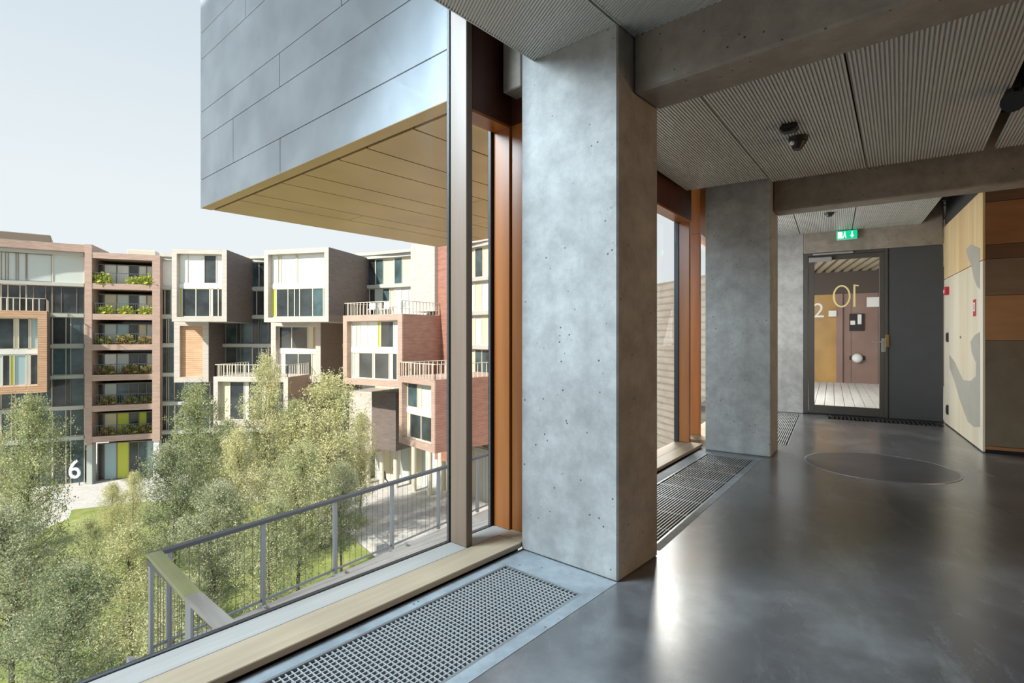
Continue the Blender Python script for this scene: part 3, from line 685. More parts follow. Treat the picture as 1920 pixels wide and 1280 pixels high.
# unseen volume added behind and left of the camera to shade the cladding
nb = empty('shading_volume', F1.pt(-6, 5, SOF), 'unseen metal-clad block added left of the view to shade the cladding', 'building')
MB().box(F1, -7.2, -1.9, 2.2, 8.6, SOF, 9.2, .02).build('shell', M['clad'], nb)
MB().box(F1, -7.0, -2.1, 8.61, 8.66, SOF+.5, 5.6).build('window', M['gasket'], nb)  # part of the added unseen shading volume

# ------------------------------------------------------------------ terrace one storey below, with its railing
DZ, RH = EYE-3.55, 1.10
A_, B_ = F1.pt(1.78, 6.98), F1.pt(6.55, 7.53)
dr = (B_-A_).normalized(); Cc = B_+dr*4.2
dk = empty('terrace', F1.pt(4, 4, DZ), 'weathered plank terrace one storey below the window', 'terrace')
lo_t = 1.6
MB().prism([xy(F1, 1.66, lo_t), xy(F1, 1.66, 7.02), (Cc.x, Cc.y), xy(F1, 10.8, -.5)], DZ-.35, DZ-.035).build('slab', M['deck'], dk)
k = 0; t = 2.2
while t < 7.9:
    s0_ = 1.68; s1_ = 10.7
    if t+.14 > 6.97:       # clipped by the slanting edge
        s0_ = 1.8+(t+.14-6.97)/(7.53-6.98)*(6.55-1.78)
    if s0_ < 10.3: MB().box(F1, s0_, s1_, t, t+.136, DZ-.034, DZ, .003).build('plank', M['deck'], dk)
    t += .145
M['sidewall'] = plain('terrace_fascia', (.45, .45, .44), .7)
MB().prism([xy(F1, 1.60, 1.6), xy(F1, 1.60, 7.08), xy(F1, 1.659, 7.03), xy(F1, 1.659, 1.6)], DZ-.45, DZ+.02).build('edge_board', M['sidewall'], dk)
rl = empty('terrace_railing', A_+Vector((0, 0, DZ)), 'steel terrace railing with flat weathered handrail below the window', 'railing')
def rpt(p, z): return Vector((p.x, p.y, z))
A2 = F1.pt(1.78, 2.3)
MB().bar(rpt(A_, DZ+RH), rpt(Cc, DZ+RH), .09, .045).build('handrail', M['rail_dark'], rl)
M['moss'] = wood('mossy_handrail', (.30, .33, .12), (.40, .40, .22), A=-45, rough=.8)
Am = A_.lerp(A2, .30)
tag(MB().bar(rpt(A_+dr*.06, DZ+RH+.001), rpt(Am, DZ+RH+.001), .14, .047).build('handrail', M['moss'], rl), 'green mossy end of the handrail')
tag(MB().bar(rpt(Am, DZ+RH+.001), rpt(A2, DZ+RH+.001), .14, .047).build('handrail', M['handrail'], rl), 'weathered grey wooden handrail')
MB().bar(rpt(A_, DZ+RH-.06), rpt(A2, DZ+RH-.06), .03, .06).build('rail_bar', M['rail_dark'], rl)
Lr = (Cc-A_).length
def rs(px):   # distance along the railing met by sight line px
    k_ = (px-HX)/FPX; d = (A_.x-k_*A_.y)/(k_*dr.y-dr.x); return d
for px in (317, 493, 628, 735, 822): 
    p = A_+dr*rs(px); MB().bar(rpt(p, DZ), rpt(p, DZ+RH-.023), .05, .05, up=(dr.x, dr.y, 0)).build('post', M['rail'], rl)
d = rs(822)+1.15
while d < Lr: p = A_+dr*d; MB().bar(rpt(p, DZ), rpt(p, DZ+RH-.023), .05, .05, up=(dr.x, dr.y, 0)).build('post', M['rail'], rl); d += 1.15
for f in (.0, .26, .62): 
    p = A_.lerp(A2, f+.02); MB().bar(rpt(p, DZ), rpt(p, DZ+RH-.09), .05 if f == 0 else .11, .03, up=(dr.x, dr.y, 0)).build('post', M['rail'], rl)
mb = MB(); d = .1
while d < Lr: p = A_+dr*d; mb.tube(rpt(p, DZ+.05), rpt(p, DZ+RH-.03), .003, n=4); d += .11
d = .1; L2 = (A2-A_).length; d2 = (A2-A_).normalized()
while d < L2: p = A_+d2*d; mb.tube(rpt(p, DZ+.05), rpt(p, DZ+RH-.09), .003, n=4); d += .11
tag(mb.build('balusters', M['rail_dark'], rl), kind='stuff')
MB().bar(rpt(A_, DZ+.06), rpt(Cc, DZ+.06), .02, .03).build('bottom_bar', M['rail'], rl)

# ------------------------------------------------------------------ ring building across the courtyard
R = 32.0; CC = F1.ey*(R+1.87)
GZ = -12.8
def rb(px, inset=0.0):
    k_ = (px-HX)/FPX; u = Vector((k_, 1)).normalized(); r = R-inset
    b_ = u.dot(CC); D = b_+sqrt(max(0.0, b_*b_-(CC.length_squared-r*r))); return u*D
M['r_brown'] = cladding('brown_cladding', (.30, .20, .155), (.37, .255, .20), .12)
M['r_pale'] = cladding('pale_taupe_cladding', (.49, .445, .405), (.57, .52, .48), .12)
M['r_rose'] = cladding('rose_brown_cladding', (.41, .29, .24), (.49, .36, .30), .12)
M['r_shade'] = cladding('shaded_umber_cladding', (.13, .105, .10), (.17, .14, .13), .12)  # sunless box sides and passage: their shade is put into this colour
M['r_red'] = cladding('red_brown_cladding', (.30, .14, .10), (.40, .20, .15), .12)
M['r_orange'] = cladding('orange_cladding', (.55, .33, .20), (.66, .42, .27), .20)
M['r_slab'] = plain('slab_edge', (.42, .46, .43), .6)
def farglass(name, col, rough=.12):
    m, t, b = new_mat(name); n = noise(t, .55, 5, .6)
    t.links.new(ramp(t, n, [(.35, tuple(c*.5 for c in col)), (.65, tuple(c*1.6 for c in col))]), b.inputs['Base Color'])
    b.inputs['Roughness'].default_value = rough; b.inputs['Specular IOR Level'].default_value = .5; return m
M['fg'] = farglass('far_glass_dark', (.035, .045, .048))
M['fgt'] = farglass('far_glass_teal', (.05, .085, .095))
M['curt'] = plain('white_curtain', (.74, .75, .73), .8, noise=.08, nscale=1.0)
M['curt_b'] = plain('blue_grey_curtain', (.34, .48, .52), .8)
M['lime_pane'] = plain('lime_curtain_and_reflection', (.50, .55, .08), .8)
M['curt_c'] = plain('cream_curtain', (.62, .58, .42), .8)
M['curt_t'] = plain('pale_teal_curtain', (.50, .57, .55), .8)
M['ffr'] = plain('pale_window_frame', (.62, .58, .48), .5)
M['ffd'] = plain('dark_window_frame', (.20, .17, .13), .5)
TY = {'g': ('window_pane', 'fg'), 'G': ('window_pane', 'fgt'), 'w': ('curtain', 'curt'), 'b': ('curtain', 'curt_b'), 'y': ('curtain', 'lime_pane'), 'c': ('curtain', 'curt_c'), 't': ('curtain', 'curt_t'), 'o': ('shutter_panel', 'r_orange'), 'p': ('shutter_panel', 'r_pale')}  # lime 'y' also stands for the lawn's reflection on the ground floor
c0 = rb(300)
ring = empty('apartment_building', (c0.x, c0.y, GZ), 'curved brown apartment block with projecting boxes across the courtyard', 'building')
RZ = wloc(ring)
TOPZ = [9.04-2.89*i for i in range(7)]+[GZ]       # slab tops from roof line to ground
def fr2(L, Rr):
    ex = (Rr-L); w = ex.length; ex = ex/w; ey = Vector((-ex.y, ex.x)); 
    if ey.dot(L-CC) < 0: ey = -ey
    return Frame(L, ex, ey), w
def window_wall(F, w0, w1, z0, z1, v, panes, parent, frame='ffr', fw=.10):
    tot = sum(a for a, _ in panes); u = w0; fm = MB()
    fm.box(F, w0, w1, v-.06, v+.02, z0, z0+fw); fm.box(F, w0, w1, v-.06, v+.02, z1-fw, z1)
    for a, k_ in panes:
        u1 = u+(w1-w0)*a/tot; nm, mt = TY[k_]
        MB().box(F, u+.03, u1-.03, v, v+.05, z0+fw*.5, z1-fw*.5).build(nm, M[mt], parent)
        fm.box(F, u1-fw*.4, u1+fw*.4, v-.06, v+.02, z0, z1); u = u1
    fm.box(F, w0, w0+fw, v-.06, v+.02, z0, z1)
    fm.build('window_frame', M[frame], parent)
# main curved facade: one facade_bay part per stretch, panes as its sub-parts
edges = [-130, -60, 0, 48, 96, 157]+[300, 325, 370, 420, 470, 500, 560, 615, 655, 700, 735, 770, 815, 850, 885, 920, 965, 1010]
skip = {(157, 300)}
rr = random.Random(3)
for e0, e1 in zip(edges[:-1], edges[1:]):
    if (e0, e1) in skip: continue
    Lp, Rp = rb(e0), rb(e1); F, w = fr2(Lp, Rp)
    pale = e0 >= 700
    bay = MB(); 
    for i, zt_ in enumerate(TOPZ[:-1]): bay.box(F, 0, w, 0, 6.0, zt_-.32, zt_)
    bay.box(F, 0, w, 2.2, 6, GZ, TOPZ[0]-.33)
    bay = bay.build('facade_bay', M['r_rose' if e0 < 100 or e0 > 640 else 'r_pale'] if False else M['r_slab'], ring)
    for i in range(7):
        z1_, z0_ = TOPZ[i]-.32, (TOPZ[i+1] if i < 6 else GZ)
        if i == 0:
            pn = [(1, 't')] if e0 < 100 else ([(1, 'w')] if e0 < 330 else [(1, 'G'), (1.3, 'c' if pale else 'g')])
            if e0 == 0: pn = [(.25, 't'), (.12, 'w'), (.4, 't'), (.1, 'w'), (.4, 't')]
        elif pale: pn = [(1, rr.choice('cGwt')), (1, rr.choice('Gtc')), (.6, rr.choice('wc'))]
        elif i == 1: pn = [(.6, 'g'), (1, 'g'), (.5, 'g')]
        else: pn = [(1, rr.choice('gG')), (.35, rr.choice('Gg')), (1, 'G')]
        window_wall(F, 0, w, z0_, z1_, .35, pn, bay, 'ffr' if rr.random() < .6 or pale else 'ffd', .07)
# roof line and roof huts
L0 = [rb(x) for x in (-130, -60, 0, 60, 115, 168)]; I0 = [rb(x)+(rb(x)-CC).normalized()*6 for x in (-130, -60, 0, 60, 115, 168)]
for a, b in zip(L0[:-1], L0[1:]):
    F, w = fr2(a, b); MB().box(F, 0, w, -.5, 6, 9.05, 9.75).build('parapet', M['r_rose'], ring)
for e0, e1 in zip([300, 470, 615, 700, 815, 920], [470, 615, 700, 815, 920, 1010]):
    F, w = fr2(rb(e0), rb(e1)); MB().box(F, 0, w, -.1, 6, 9.05, 9.35).build('parapet', M['r_pale'], ring)
def hut(x0, x1, h, mat):
    F, w = fr2(rb(x0, -5), rb(x1, -5)); MB().box(F, 0, w, 0, 4, 9.3, 9.3+h, .05).build('roof_hut', M[mat], ring)
hut(-60, 95, 1.9, 'ffd'); hut(238, 292, 1.0, 'ffr'); hut(620, 700, .6, 'r_pale')

# loggia tower
Fq, wq = fr2(rb(159, .9), rb(300, .9))
tw = MB(); cw0, cw1 = wq*13/141, wq*15/141
for i, zt_ in enumerate(TOPZ[:7]): tw.box(Fq, cw0, wq-cw1, -.02, 5, zt_-.55, zt_)
tw = tw.build('loggia_floors', M['r_rose'], ring)
MB().box(Fq, 0, cw0, -.05, 5, TOPZ[6]-.75, 9.75).build('tower_column', M['r_rose'], ring)
MB().box(Fq, wq-cw1, wq, -.05, 5, TOPZ[6]-.75, 9.04).build('tower_column', M['r_rose'], ring)
MB().box(Fq, .1, cw0*.95, .1, 1.2, GZ, TOPZ[6]-.76).build('ground_column', M['r_slab'], ring)
MB().box(Fq, wq-cw1*.9, wq-.1, .1, 1.2, GZ, TOPZ[6]-.76).build('ground_column', M['curt'], ring)
MB().box(Fq, cw0, wq-cw1, 5.0, 5.4, GZ, 9.0).build('tower_back', M['fg'], ring)
bk = ['gwwgww', 'gctgwc', 'gtbgct', 'gwtggt', 'gtGggG', 'gcygyg']
for i in range(7):
    z1_ = TOPZ[i]-.55; z0_ = TOPZ[i+1] if i < 6 else GZ
    pat = bk[i] if i < 6 else 'gbygGb'  # ground floor: the lime pane has the lawn's reflection put into its colour
    window_wall(Fq, cw0, wq-cw1, z0_, z1_-.35, 1.5, [(a, k_) for a, k_ in zip((.5, .9, .9, .7, .6, .7), pat)], tw, 'ffd', .09)
    if i < 6:
        mb = MB().bar(Fq.pt(cw0, .08, z0_+1.0), Fq.pt(wq-cw1, .08, z0_+1.0), .05, .05); n = 26
        for q_ in range(n): u = cw0+(wq-cw1-cw0)*(q_+.5)/n; mb.bar(Fq.pt(u, .08, z0_), Fq.pt(u, .08, z0_+1.0), .02, .02, up=(0, 1, 0))
        tag(mb.build('balcony_rail', M['rail_dark'], ring), kind='stuff')

# projecting boxes
def pbox(pl, pr, yt, yb, p, mat, rows=None, fth=.42, side=None, recess=.5, closed=None, u0=0, frame='ffr', ex_depth=1.0):
    L, Rr = rb(pl, p), rb(pr, p); F, w = fr2(L, Rr); zt_, zb_ = zat(yt, Rr.y), zat(yb, Rr.y); D = p+ex_depth
    mb = MB(); mb.box(F, 0, w, 0, D, zt_-fth, zt_).box(F, 0, w, 0, D, zb_, zb_+fth).box(F, 0, fth, 0, D, zb_+fth, zt_-fth).box(F, w-fth, w, 0, D, zb_+fth, zt_-fth)
    o = mb.build('projecting_box', M[mat], ring)
    if side: MB().box(F, w+.001, w+.03, .06, D, zb_+.02, zt_-.02).build('side_cladding', M[side], o)
    z0_, z1_ = zb_+fth, zt_-fth
    MB().box(F, fth, w-fth, recess+.35, recess+.45, z0_, z1_).build('room_back', M['fg'], o)
    if closed:
        MB().box(F, fth, w-fth, recess, recess+.1, z0_, z1_).build('shutter_panel', M[closed], o)
    elif rows:
        n = len(rows); sp = .38; hh = (z1_-z0_-sp*(n-1))/n; z = z1_
        for i, rw in enumerate(rows):
            window_wall(F, fth, w-fth, z-hh, z, recess, rw, o, frame, .09); z -= hh
            if i < n-1: MB().box(F, fth, w-fth, recess-.08, recess+.06, z-sp, z).build('spandrel', M['curt'], o); z -= sp
    return F, w, zt_, zb_, o
def terr_rail(F, w, z, label=None, sx0=0.1, v0=.1, v1=5.0, parent=None):
    mb = MB(); P = [F.pt(sx0, v1, z), F.pt(sx0, v0, z), F.pt(w-.1, v0, z), F.pt(w-.1, v1, z)]; Zv = Vector((0, 0, 1))
    for a, b in zip(P[:-1], P[1:]):
        mb.bar(a+Zv*1.05, b+Zv*1.05, .06, .05); n = max(2, int((b-a).length/.38))
        for i in range(n+1): q_ = a.lerp(b, i/n); mb.bar(q_, q_+Zv*1.05, .045, .045, up=(0, 1, 0))
    tag(mb.build('terrace_rail', M['ffr'], parent or ring), kind='stuff')
# 1 upper left box, 2 upper middle box
pbox(322, 425, 468, 603, 6.0, 'r_pale', [[(.75, 'w'), (1.5, 'w'), (1.1, 'g'), (.7, 'w')], [(.25, 'y'), (1.2, 'g'), (1.2, 'g'), (.25, 'w'), (.5, 'g'), (.5, 'g')]], side='r_shade')
pbox(495, 616, 463, 603, 6.4, 'r_pale', [[(.5, 'w'), (.25, 'c'), (1.1, 'w'), (.08, 'g'), (2.2, 'w')], [(.4, 'y'), (.9, 'g'), (.5, 'g'), (.4, 'g'), (1.0, 'g'), (.8, 'G'), (.3, 'c')]], side='r_shade')
# 4 narrow closed box, 5 box with terrace windows
pbox(326, 391, 601, 716, 3.6, 'r_pale', closed='r_orange', fth=.5, recess=.35, side='r_shade')
pbox(508, 601, 601, 716, 4.0, 'r_pale', [[(1, 'g'), (1.2, 'g'), (.4, 'c'), (.4, 'o')], [(.5, 'w'), (1, 'g'), (1, 'g'), (.5, 'c')]], fth=.5, side='r_shade')
# 6 low box with terrace
F, w, zt_, zb_, o = pbox(400, 540, 707, 800, 7.5, 'r_pale', [[(.5, 'c'), (.8, 'g'), (.25, 'w'), (.8, 'g'), (.3, 'w'), (1.0, 'g')]], side='r_brown', ex_depth=0.5)
terr_rail(F, w, zt_)
# 7 left box
F, w, zt_, zb_, o = pbox(-110, 88, 583, 735, 4.5, 'r_orange', [[(1, 'w'), (1.2, 'g'), (1.6, 'g'), (.3, 'c'), (.7, 'g'), (.12, 'c'), (.5, 'b')], [(1, 'w'), (1.2, 'b'), (1.2, 't'), (.55, 'g'), (.3, 'y'), (.9, 'b'), (.3, 'w'), (.6, 'g')]], side='r_shade', recess=.55, fth=.6)
terr_rail(F, w, zt_, v1=4.0)
# 3 right box with terrace, 8 lower right box
F3b, w3b, zt3, zb3, o = pbox(643, 754, 588, 727, 6.2, 'r_rose', [[(.35, 't'), (.25, 'c'), (.5, 'w'), (.7, 'w'), (.2, 'y'), (.8, 'g'), (.5, 'w')], [(.2, 'b'), (.4, 'c'), (1.0, 'g'), (.15, 'c'), (1.0, 'g'), (.25, 'w'), (.3, 'g'), (.3, 'w')]], side='r_red', fth=.5)
terr_rail(F3b, w3b, zt3)
F8, w8, zt8, zb8, o = pbox(748, 815, 712, 850, 7.4, 'r_rose', [[(.8, 'G'), (.3, 'c'), (.7, 't'), (.4, 'c')], [(.25, 'c'), (1.0, 'g'), (1.0, 'g'), (.3, 'g')]], side='r_red', fth=.45, ex_depth=0)
terr_rail(F8, w8, zt8)
# tall red brown wall beyond, top right; pale shutter bay
F, w = fr2(rb(815, 1.6), rb(846, 1.6)); MB().box(F, 0, w, 0, 5, zat(850, rb(815).y), 9.6).build('red_wall', M['r_red'], ring)
F, w = fr2(rb(770, 2.0), rb(815, 2.0)); MB().box(F, 0, w, 0, 4, 3.3, 9.35).build('shutter_bay', M['r_pale'], ring)
# 9 closed bay and a solid block coloured as the shade of the passage under box 3
F, w = fr2(rb(655, 3.0), rb(697, 3.0)); MB().box(F, 0, w, 0, 4, zat(835, rb(690).y), zat(727, rb(690).y)).build('closed_bay', M['r_pale'], ring)
F, w = fr2(rb(697, 3.2), rb(742, 3.2)); MB().box(F, 0, w, 0, 4, zat(826, rb(720).y), zat(727, rb(720).y)).build('shaded_passage_block', M['r_shade'], ring)
# ground floor columns to the right
for px in (668, 690, 716, 742, 776, 806, 826):
    q_ = rb(px, 1.5); MB().tube((q_.x, q_.y, GZ), (q_.x, q_.y, TOPZ[6]-.3), .22, n=10).build('ground_column', M['ffr'], ring)
# timber block seen through the second window
q0, q1 = Vector((6.6, 24.5)), Vector((9.6, 25.3))
F, w = fr2(q0, q1)
M['block'] = cladding('grey_boarding', (.25, .225, .195), (.32, .29, .25), .3)
bl = empty('timber_block', (8, 25, -12.8), 'grey-brown vertically boarded block seen through the second window', 'building')
MB().box(F, 0, w, 0, 4, GZ, 3.55).build('block_wall', M['block'], bl)
for i in range(12):
    MB().box(F, w*i/12+.03, w*(i+1)/12-.03, -.06, -.001, -3.4, 3.5, .01).build('vertical_board', M['block'], bl)

# big ground-floor numeral
q_ = rb(140, .5)
qs = empty('house_number', (q_.x, q_.y, -12.6), 'big white house number 6 by the foot of the loggia tower', 'number sign')
zc_ = zat(881, q_.y)
text_mesh('6', 2.5, 'numeral', M['white'], (q_.x, q_.y, zc_), (1, 0), qs, ext=.06)
MB().tube((q_.x+.4, q_.y+.05, GZ), (q_.x+.4, q_.y+.05, zc_-.5), .04).build('stand', M['rail_dark'], qs)

# ------------------------------------------------------------------ courtyard ground
M['paving'] = ground_mat('pale_paving', [(.44, .44, .43), (.60, .59, .57)], .25)
M['grass'] = ground_mat('courtyard_grass', [(.13, .17, .05), (.22, .27, .07), (.36, .37, .14)], .45)
tag(MB().prism([(CC.x+75*cos(a*pi/24), CC.y+75*sin(a*pi/24)) for a in range(48)], GZ-.3, GZ).build('ground', M['paving']), kind='structure')
def gp_(px, py): p = meas(px, py, GZ); return (p.x, p.y)
lawn = [gp_(-500, 1010), gp_(60, 1004), gp_(128, 975), gp_(135, 958), gp_(250, 945), gp_(420, 935), gp_(560, 955), gp_(650, 1002), gp_(706, 1050), gp_(660, 1100), gp_(700, 1400), gp_(-900, 1400)]
tag(MB().prism(lawn, GZ-.05, GZ+.12).build('courtyard_lawn', M['grass']), 'green lawn under the courtyard trees', 'lawn')
MB_ = MB().prism([gp_(690, 1022), gp_(700, 1018), gp_(722, 1034), gp_(706, 1040)], GZ+.0, GZ+.55)
tag(MB_.build('concrete_block', M['sidewall']), 'dark wedge-shaped block on the paving at the lawn edge', 'block')

# ------------------------------------------------------------------ trees
M['bark'] = plain('grey_bark', (.12, .105, .085), .9, noise=.4, nscale=4)
M['leafA'] = leaf_mat('willow_leaves', [(.14, .18, .09), (.28, .33, .17), (.43, .46, .26), (.60, .60, .35)])
M['leafB'] = leaf_mat('yellow_green_leaves', [(.26, .30, .14), (.44, .47, .25), (.60, .60, .35), (.70, .67, .40)])
M['leafC'] = leaf_mat('blue_grey_leaves', [(.09, .13, .06), (.18, .24, .13), (.30, .34, .21), (.46, .48, .33)])
M['leafD'] = leaf_mat('dull_lime_leaves', [(.14, .20, .04), (.26, .32, .08), (.36, .34, .10), (.34, .20, .07)])
M['leafP'] = leaf_mat('lime_leaves', [(.22, .34, .03), (.45, .52, .06), (.60, .62, .12), (.35, .45, .08)])
def leaves(cent, size, rng, elong=1.6):
    n = len(cent); a = rng.normal(size=(n, 3)); a /= np.linalg.norm(a, axis=1)[:, None]
    b = np.cross(a, rng.normal(size=(n, 3))); b /= np.linalg.norm(b, axis=1)[:, None]
    s_ = size*rng.uniform(.6, 1.4, (n, 1)); a = a*s_*elong; b = b*s_
    return np.stack([cent-a, cent-b, cent+a, cent+b], 1).reshape(-1, 3)
def tree_proto(H, Wd, nb, nl, mat, seed, loc, name='courtyard_tree'):
    rng = np.random.default_rng(seed); rd = random.Random(seed)
    root = empty(name, loc); mb = MB(); L = Vector(loc)
    pts = [Vector((0, 0, 0))]
    for i in range(1, 8): pts.append(Vector((rd.uniform(-.18, .18)*i/3, rd.uniform(-.18, .18)*i/3, H*i/7.3)))
    for i in range(7): mb.tube(L+pts[i], L+pts[i+1], .13*(1-i/8)+.015, .13*(1-(i+1)/8)+.015, 7)
    mb.build('trunk', M['bark'], root)
    def at(f): k_ = min(6.999, f*7); i = int(k_); return pts[i].lerp(pts[i+1], k_-i)
    mb = MB(); cents = []
    for j in range(nb):
        f = .18+.80*(j+rd.random())/nb; st = at(f); ang = j*2.4+rd.uniform(-.4, .4)
        env = math.sin(pi*min(1, max(0.02, (f-.08)/.95))**.72)**.9
        ln = Wd*.62*env*rd.uniform(.65, 1.15)+.25; up = rd.uniform(.35, .95)
        d_ = Vector((cos(ang), sin(ang), up)).normalized(); p0 = st; q0_ = st
        for sgm in range(3):
            d_ = (d_+Vector((rd.uniform(-.2, .2), rd.uniform(-.2, .2), rd.uniform(-.15, .25)))).normalized()
            p1 = p0+d_*ln/3; mb.tube(L+p0, L+p1, .035*(1-f*.6)*(1-sgm*.3), .035*(1-f*.6)*(1-(sgm+1)*.3)+.003, 4)
            m_ = int(nl/nb/3*(.5+.5*sgm)*(.5+ln/Wd)); tt = rng.random((m_, 1))
            base = np.array(p0)[None]*(1-tt)+np.array(p1)[None]*tt
            # leafy twigs: cluster centres, then leaves strung from them
            kc = max(1, m_//14); cl = base[rng.integers(0, m_, kc)]+rng.normal(size=(kc, 3))*(.12+.16*ln/2)
            pick = rng.integers(0, kc, m_); dirs = rng.normal(size=(kc, 3)); dirs[:, 2] += .5
            dirs /= np.linalg.norm(dirs, axis=1)[:, None]
            cents.append(cl[pick]+dirs[pick]*rng.uniform(-.38, .38, (m_, 1))+rng.normal(size=(m_, 3))*.075)
            p0 = p1
    tag(mb.build('branches', M['bark'], root), kind='stuff')
    c = np.concatenate(cents); o = raw_mesh('foliage', leaves(c, .030, rng), 4, mat, root); o['kind'] = 'stuff'
    return root
T = [tree_proto(10.5, 4.6, 70, 30000, M['leafA'], 1, (0, 0, GZ)), tree_proto(11.0, 4.8, 80, 32000, M['leafB'], 2, (0, 0, GZ)), tree_proto(10.0, 5.0, 76, 32000, M['leafC'], 3, (0, 0, GZ))]
HT = [10.5, 11.0, 10.0]
spots = [ # px, top y, depth, proto, width factor, label
 (56, 742, 27, 0, .72, 'tall feathery courtyard tree at the far left with its tip before the left box'),
 (375, 718, 33, 0, .72, 'grey-green tree rising before the narrow closed orange box'),
 (497, 662, 36, 1, .62, 'tallest slender tree, tip reaching the small terrace railing'),
 (612, 700, 35, 1, 1.15, 'broad yellow-green tree standing before the dark side under the middle box'),
 (250, 885, 36, 1, .9, 'low yellowish tree by the foot of the loggia tower'),
 (676, 772, 40, 1, .75, 'small yellow-green tree nearest the pale paving'),
 (325, 830, 29, 2, .9, 'blue-grey tree in front of the tower, left of the narrow closed box'),
 (450, 800, 31, 1, .85, 'pale tree before the low box with the terrace'),
 (548, 748, 36, 0, .7, 'narrow tree between the tallest tree and the broad yellow-green tree'),
 (425, 785, 37, 2, .7, 'narrow tree before the left end of the low box'),
 (212, 905, 33, 1, .85, 'low yellowish tree between the big number and the loggia tower foot'),
 (-30, 800, 33, 1, 1.0, 'yellowish tree cut by the left picture edge'),
 (165, 975, 24, 0, .8, 'mid-green tree just right of the far left tree, below the big number'),
 (560, 830, 28, 0, 1.0, 'grey-green tree beyond the middle of the terrace railing'),
 (400, 905, 24, 2, 1.0, 'dark grey-green tree behind the left part of the terrace railing'),
 (20, 950, 20, 2, 1.1, 'nearest dark tree in the lower left corner'),
 (245, 985, 21, 1, 1.05, 'bushy tree left of the corner of the terrace railing'),
 (505, 940, 22, 0, .9, 'low tree seen through the railing bars'),
 (640, 868, 31, 2, .85, 'small blue-grey tree at the right edge of the grove'),
 (120, 1060, 17, 2, 1.0, 'low grey-green crown at the bottom of the view'),
 (330, 1080, 17.5, 0, 1.0, 'low crown behind the corner post of the railing')]
used = [False]*3
for px, ty, Y, k_, wf, lab in spots:
    o = T[k_] if not used[k_] else copy_tree(T[k_]); used[k_] = True
    X = (px-HX)/FPX*Y; H_ = zat(ty, Y)-GZ; sc = H_/HT[k_]
    o.location = (X, Y, GZ+.05); o.scale = (wf*min(sc, 1.15)*.95, wf*min(sc, 1.15)*.95, sc); o.rotation_euler = (0, 0, (px*1.7+Y) % 6.28)
    tag(o, lab, 'tree', 'slender trees in the courtyard')
# undergrowth on the lawn
def shrub_proto(r, n, mat, seed, size=.05, name='shrub', flat=.8):
    rng = np.random.default_rng(seed); root = empty(name, (0, 0, 0))
    c = rng.normal(size=(n, 3)); c /= np.linalg.norm(c, axis=1)[:, None]; c *= r*rng.uniform(.45, 1.05, (n, 1)); c[:, 2] = np.abs(c[:, 2])*flat
    c += rng.normal(size=(n, 3))*r*.12
    o = raw_mesh('foliage', leaves(c, size, rng), 4, mat, root); o['kind'] = 'stuff'
    mb = MB()
    for i in range(5): a = i*1.26; mb.tube((0, 0, 0), (cos(a)*r*.5, sin(a)*r*.5, r*.6), .02*r, .008*r, 4)
    mb.build('stems', M['bark'], root); return root
sh = shrub_proto(1.0, 2200, M['leafB'], 5, .045); first = True
shr = [(620, 1010, 'low shrub at the tip of the lawn beside the paving'), (560, 1040, 'low shrub on the lawn under the trees, seen between railing posts'), (470, 1010, 'low shrub behind the second railing post'),
       (270, 1035, 'bright low shrub left of the railing corner'), (180, 1060, 'bright low shrub on the lawn in the lower left'), (60, 1090, 'low shrub at the foot of the far left tree'),
       (360, 1120, 'low shrub behind the railing return'), (120, 1180, 'low shrub near the lower left corner'), (230, 1200, 'low shrub below the railing corner'), (660, 985, 'little shrub at the right edge of the lawn')]
for px, py, lab in shr:
    o = sh if first else copy_tree(sh); first = False; p = meas(px, py, GZ); o.location = (p.x, p.y, GZ+.1); k_ = .8+.5*random.random(); o.scale = (k_, k_, k_*.8); o.rotation_euler = (0, 0, random.random()*6)
    tag(o, lab, 'shrub', 'low shrubs on the lawn')
# balcony plants in the loggia tower
pp = shrub_proto(.55, 260, M['leafP'], 8, .07, 'balcony_plant', 1.0); pp2 = shrub_proto(.55, 240, M['leafD'], 9, .07, 'balcony_plant', 1.0)
names = ['topmost', 'second highest', 'third highest', 'fourth highest', 'fifth highest', 'lowest']
lay = [[(.10, 'left'), (.66, 'middle'), (.88, 'right')], [(.18, 'left'), (.52, 'middle'), (.86, 'right')], [(.15, 'left'), (.50, 'middle'), (.84, 'right')], [(.20, 'left'), (.58, 'middle'), (.88, 'right')], [(.22, 'left'), (.60, 'middle'), (.88, 'right')], [(.22, 'left'), (.58, 'middle'), (.85, 'right')]]
fu = [False, False]
for i in range(6):
    for f, side in lay[i]:
        q_ = 0 if i < 2 else 1; src = (pp, pp2)[q_]; o = src if not fu[q_] else copy_tree(src); fu[q_] = True
        o.location = Fq.pt(cw0+(wq-cw1-cw0)*f, .55, TOPZ[i+1]+.02); k_ = 1.25+.5*random.random()
        k_ *= (.95 if i < 2 else .85); o.scale = (k_*1.2, k_*.7, k_*1.1); o.rotation_euler = (0, 0, 0)
        tag(o, ('yellow-green' if i < 2 else 'dull green') + ' plant at the ' + side + ' of the ' + names[i] + ' tower balcony', 'plant', 'balcony plants in the loggia tower')
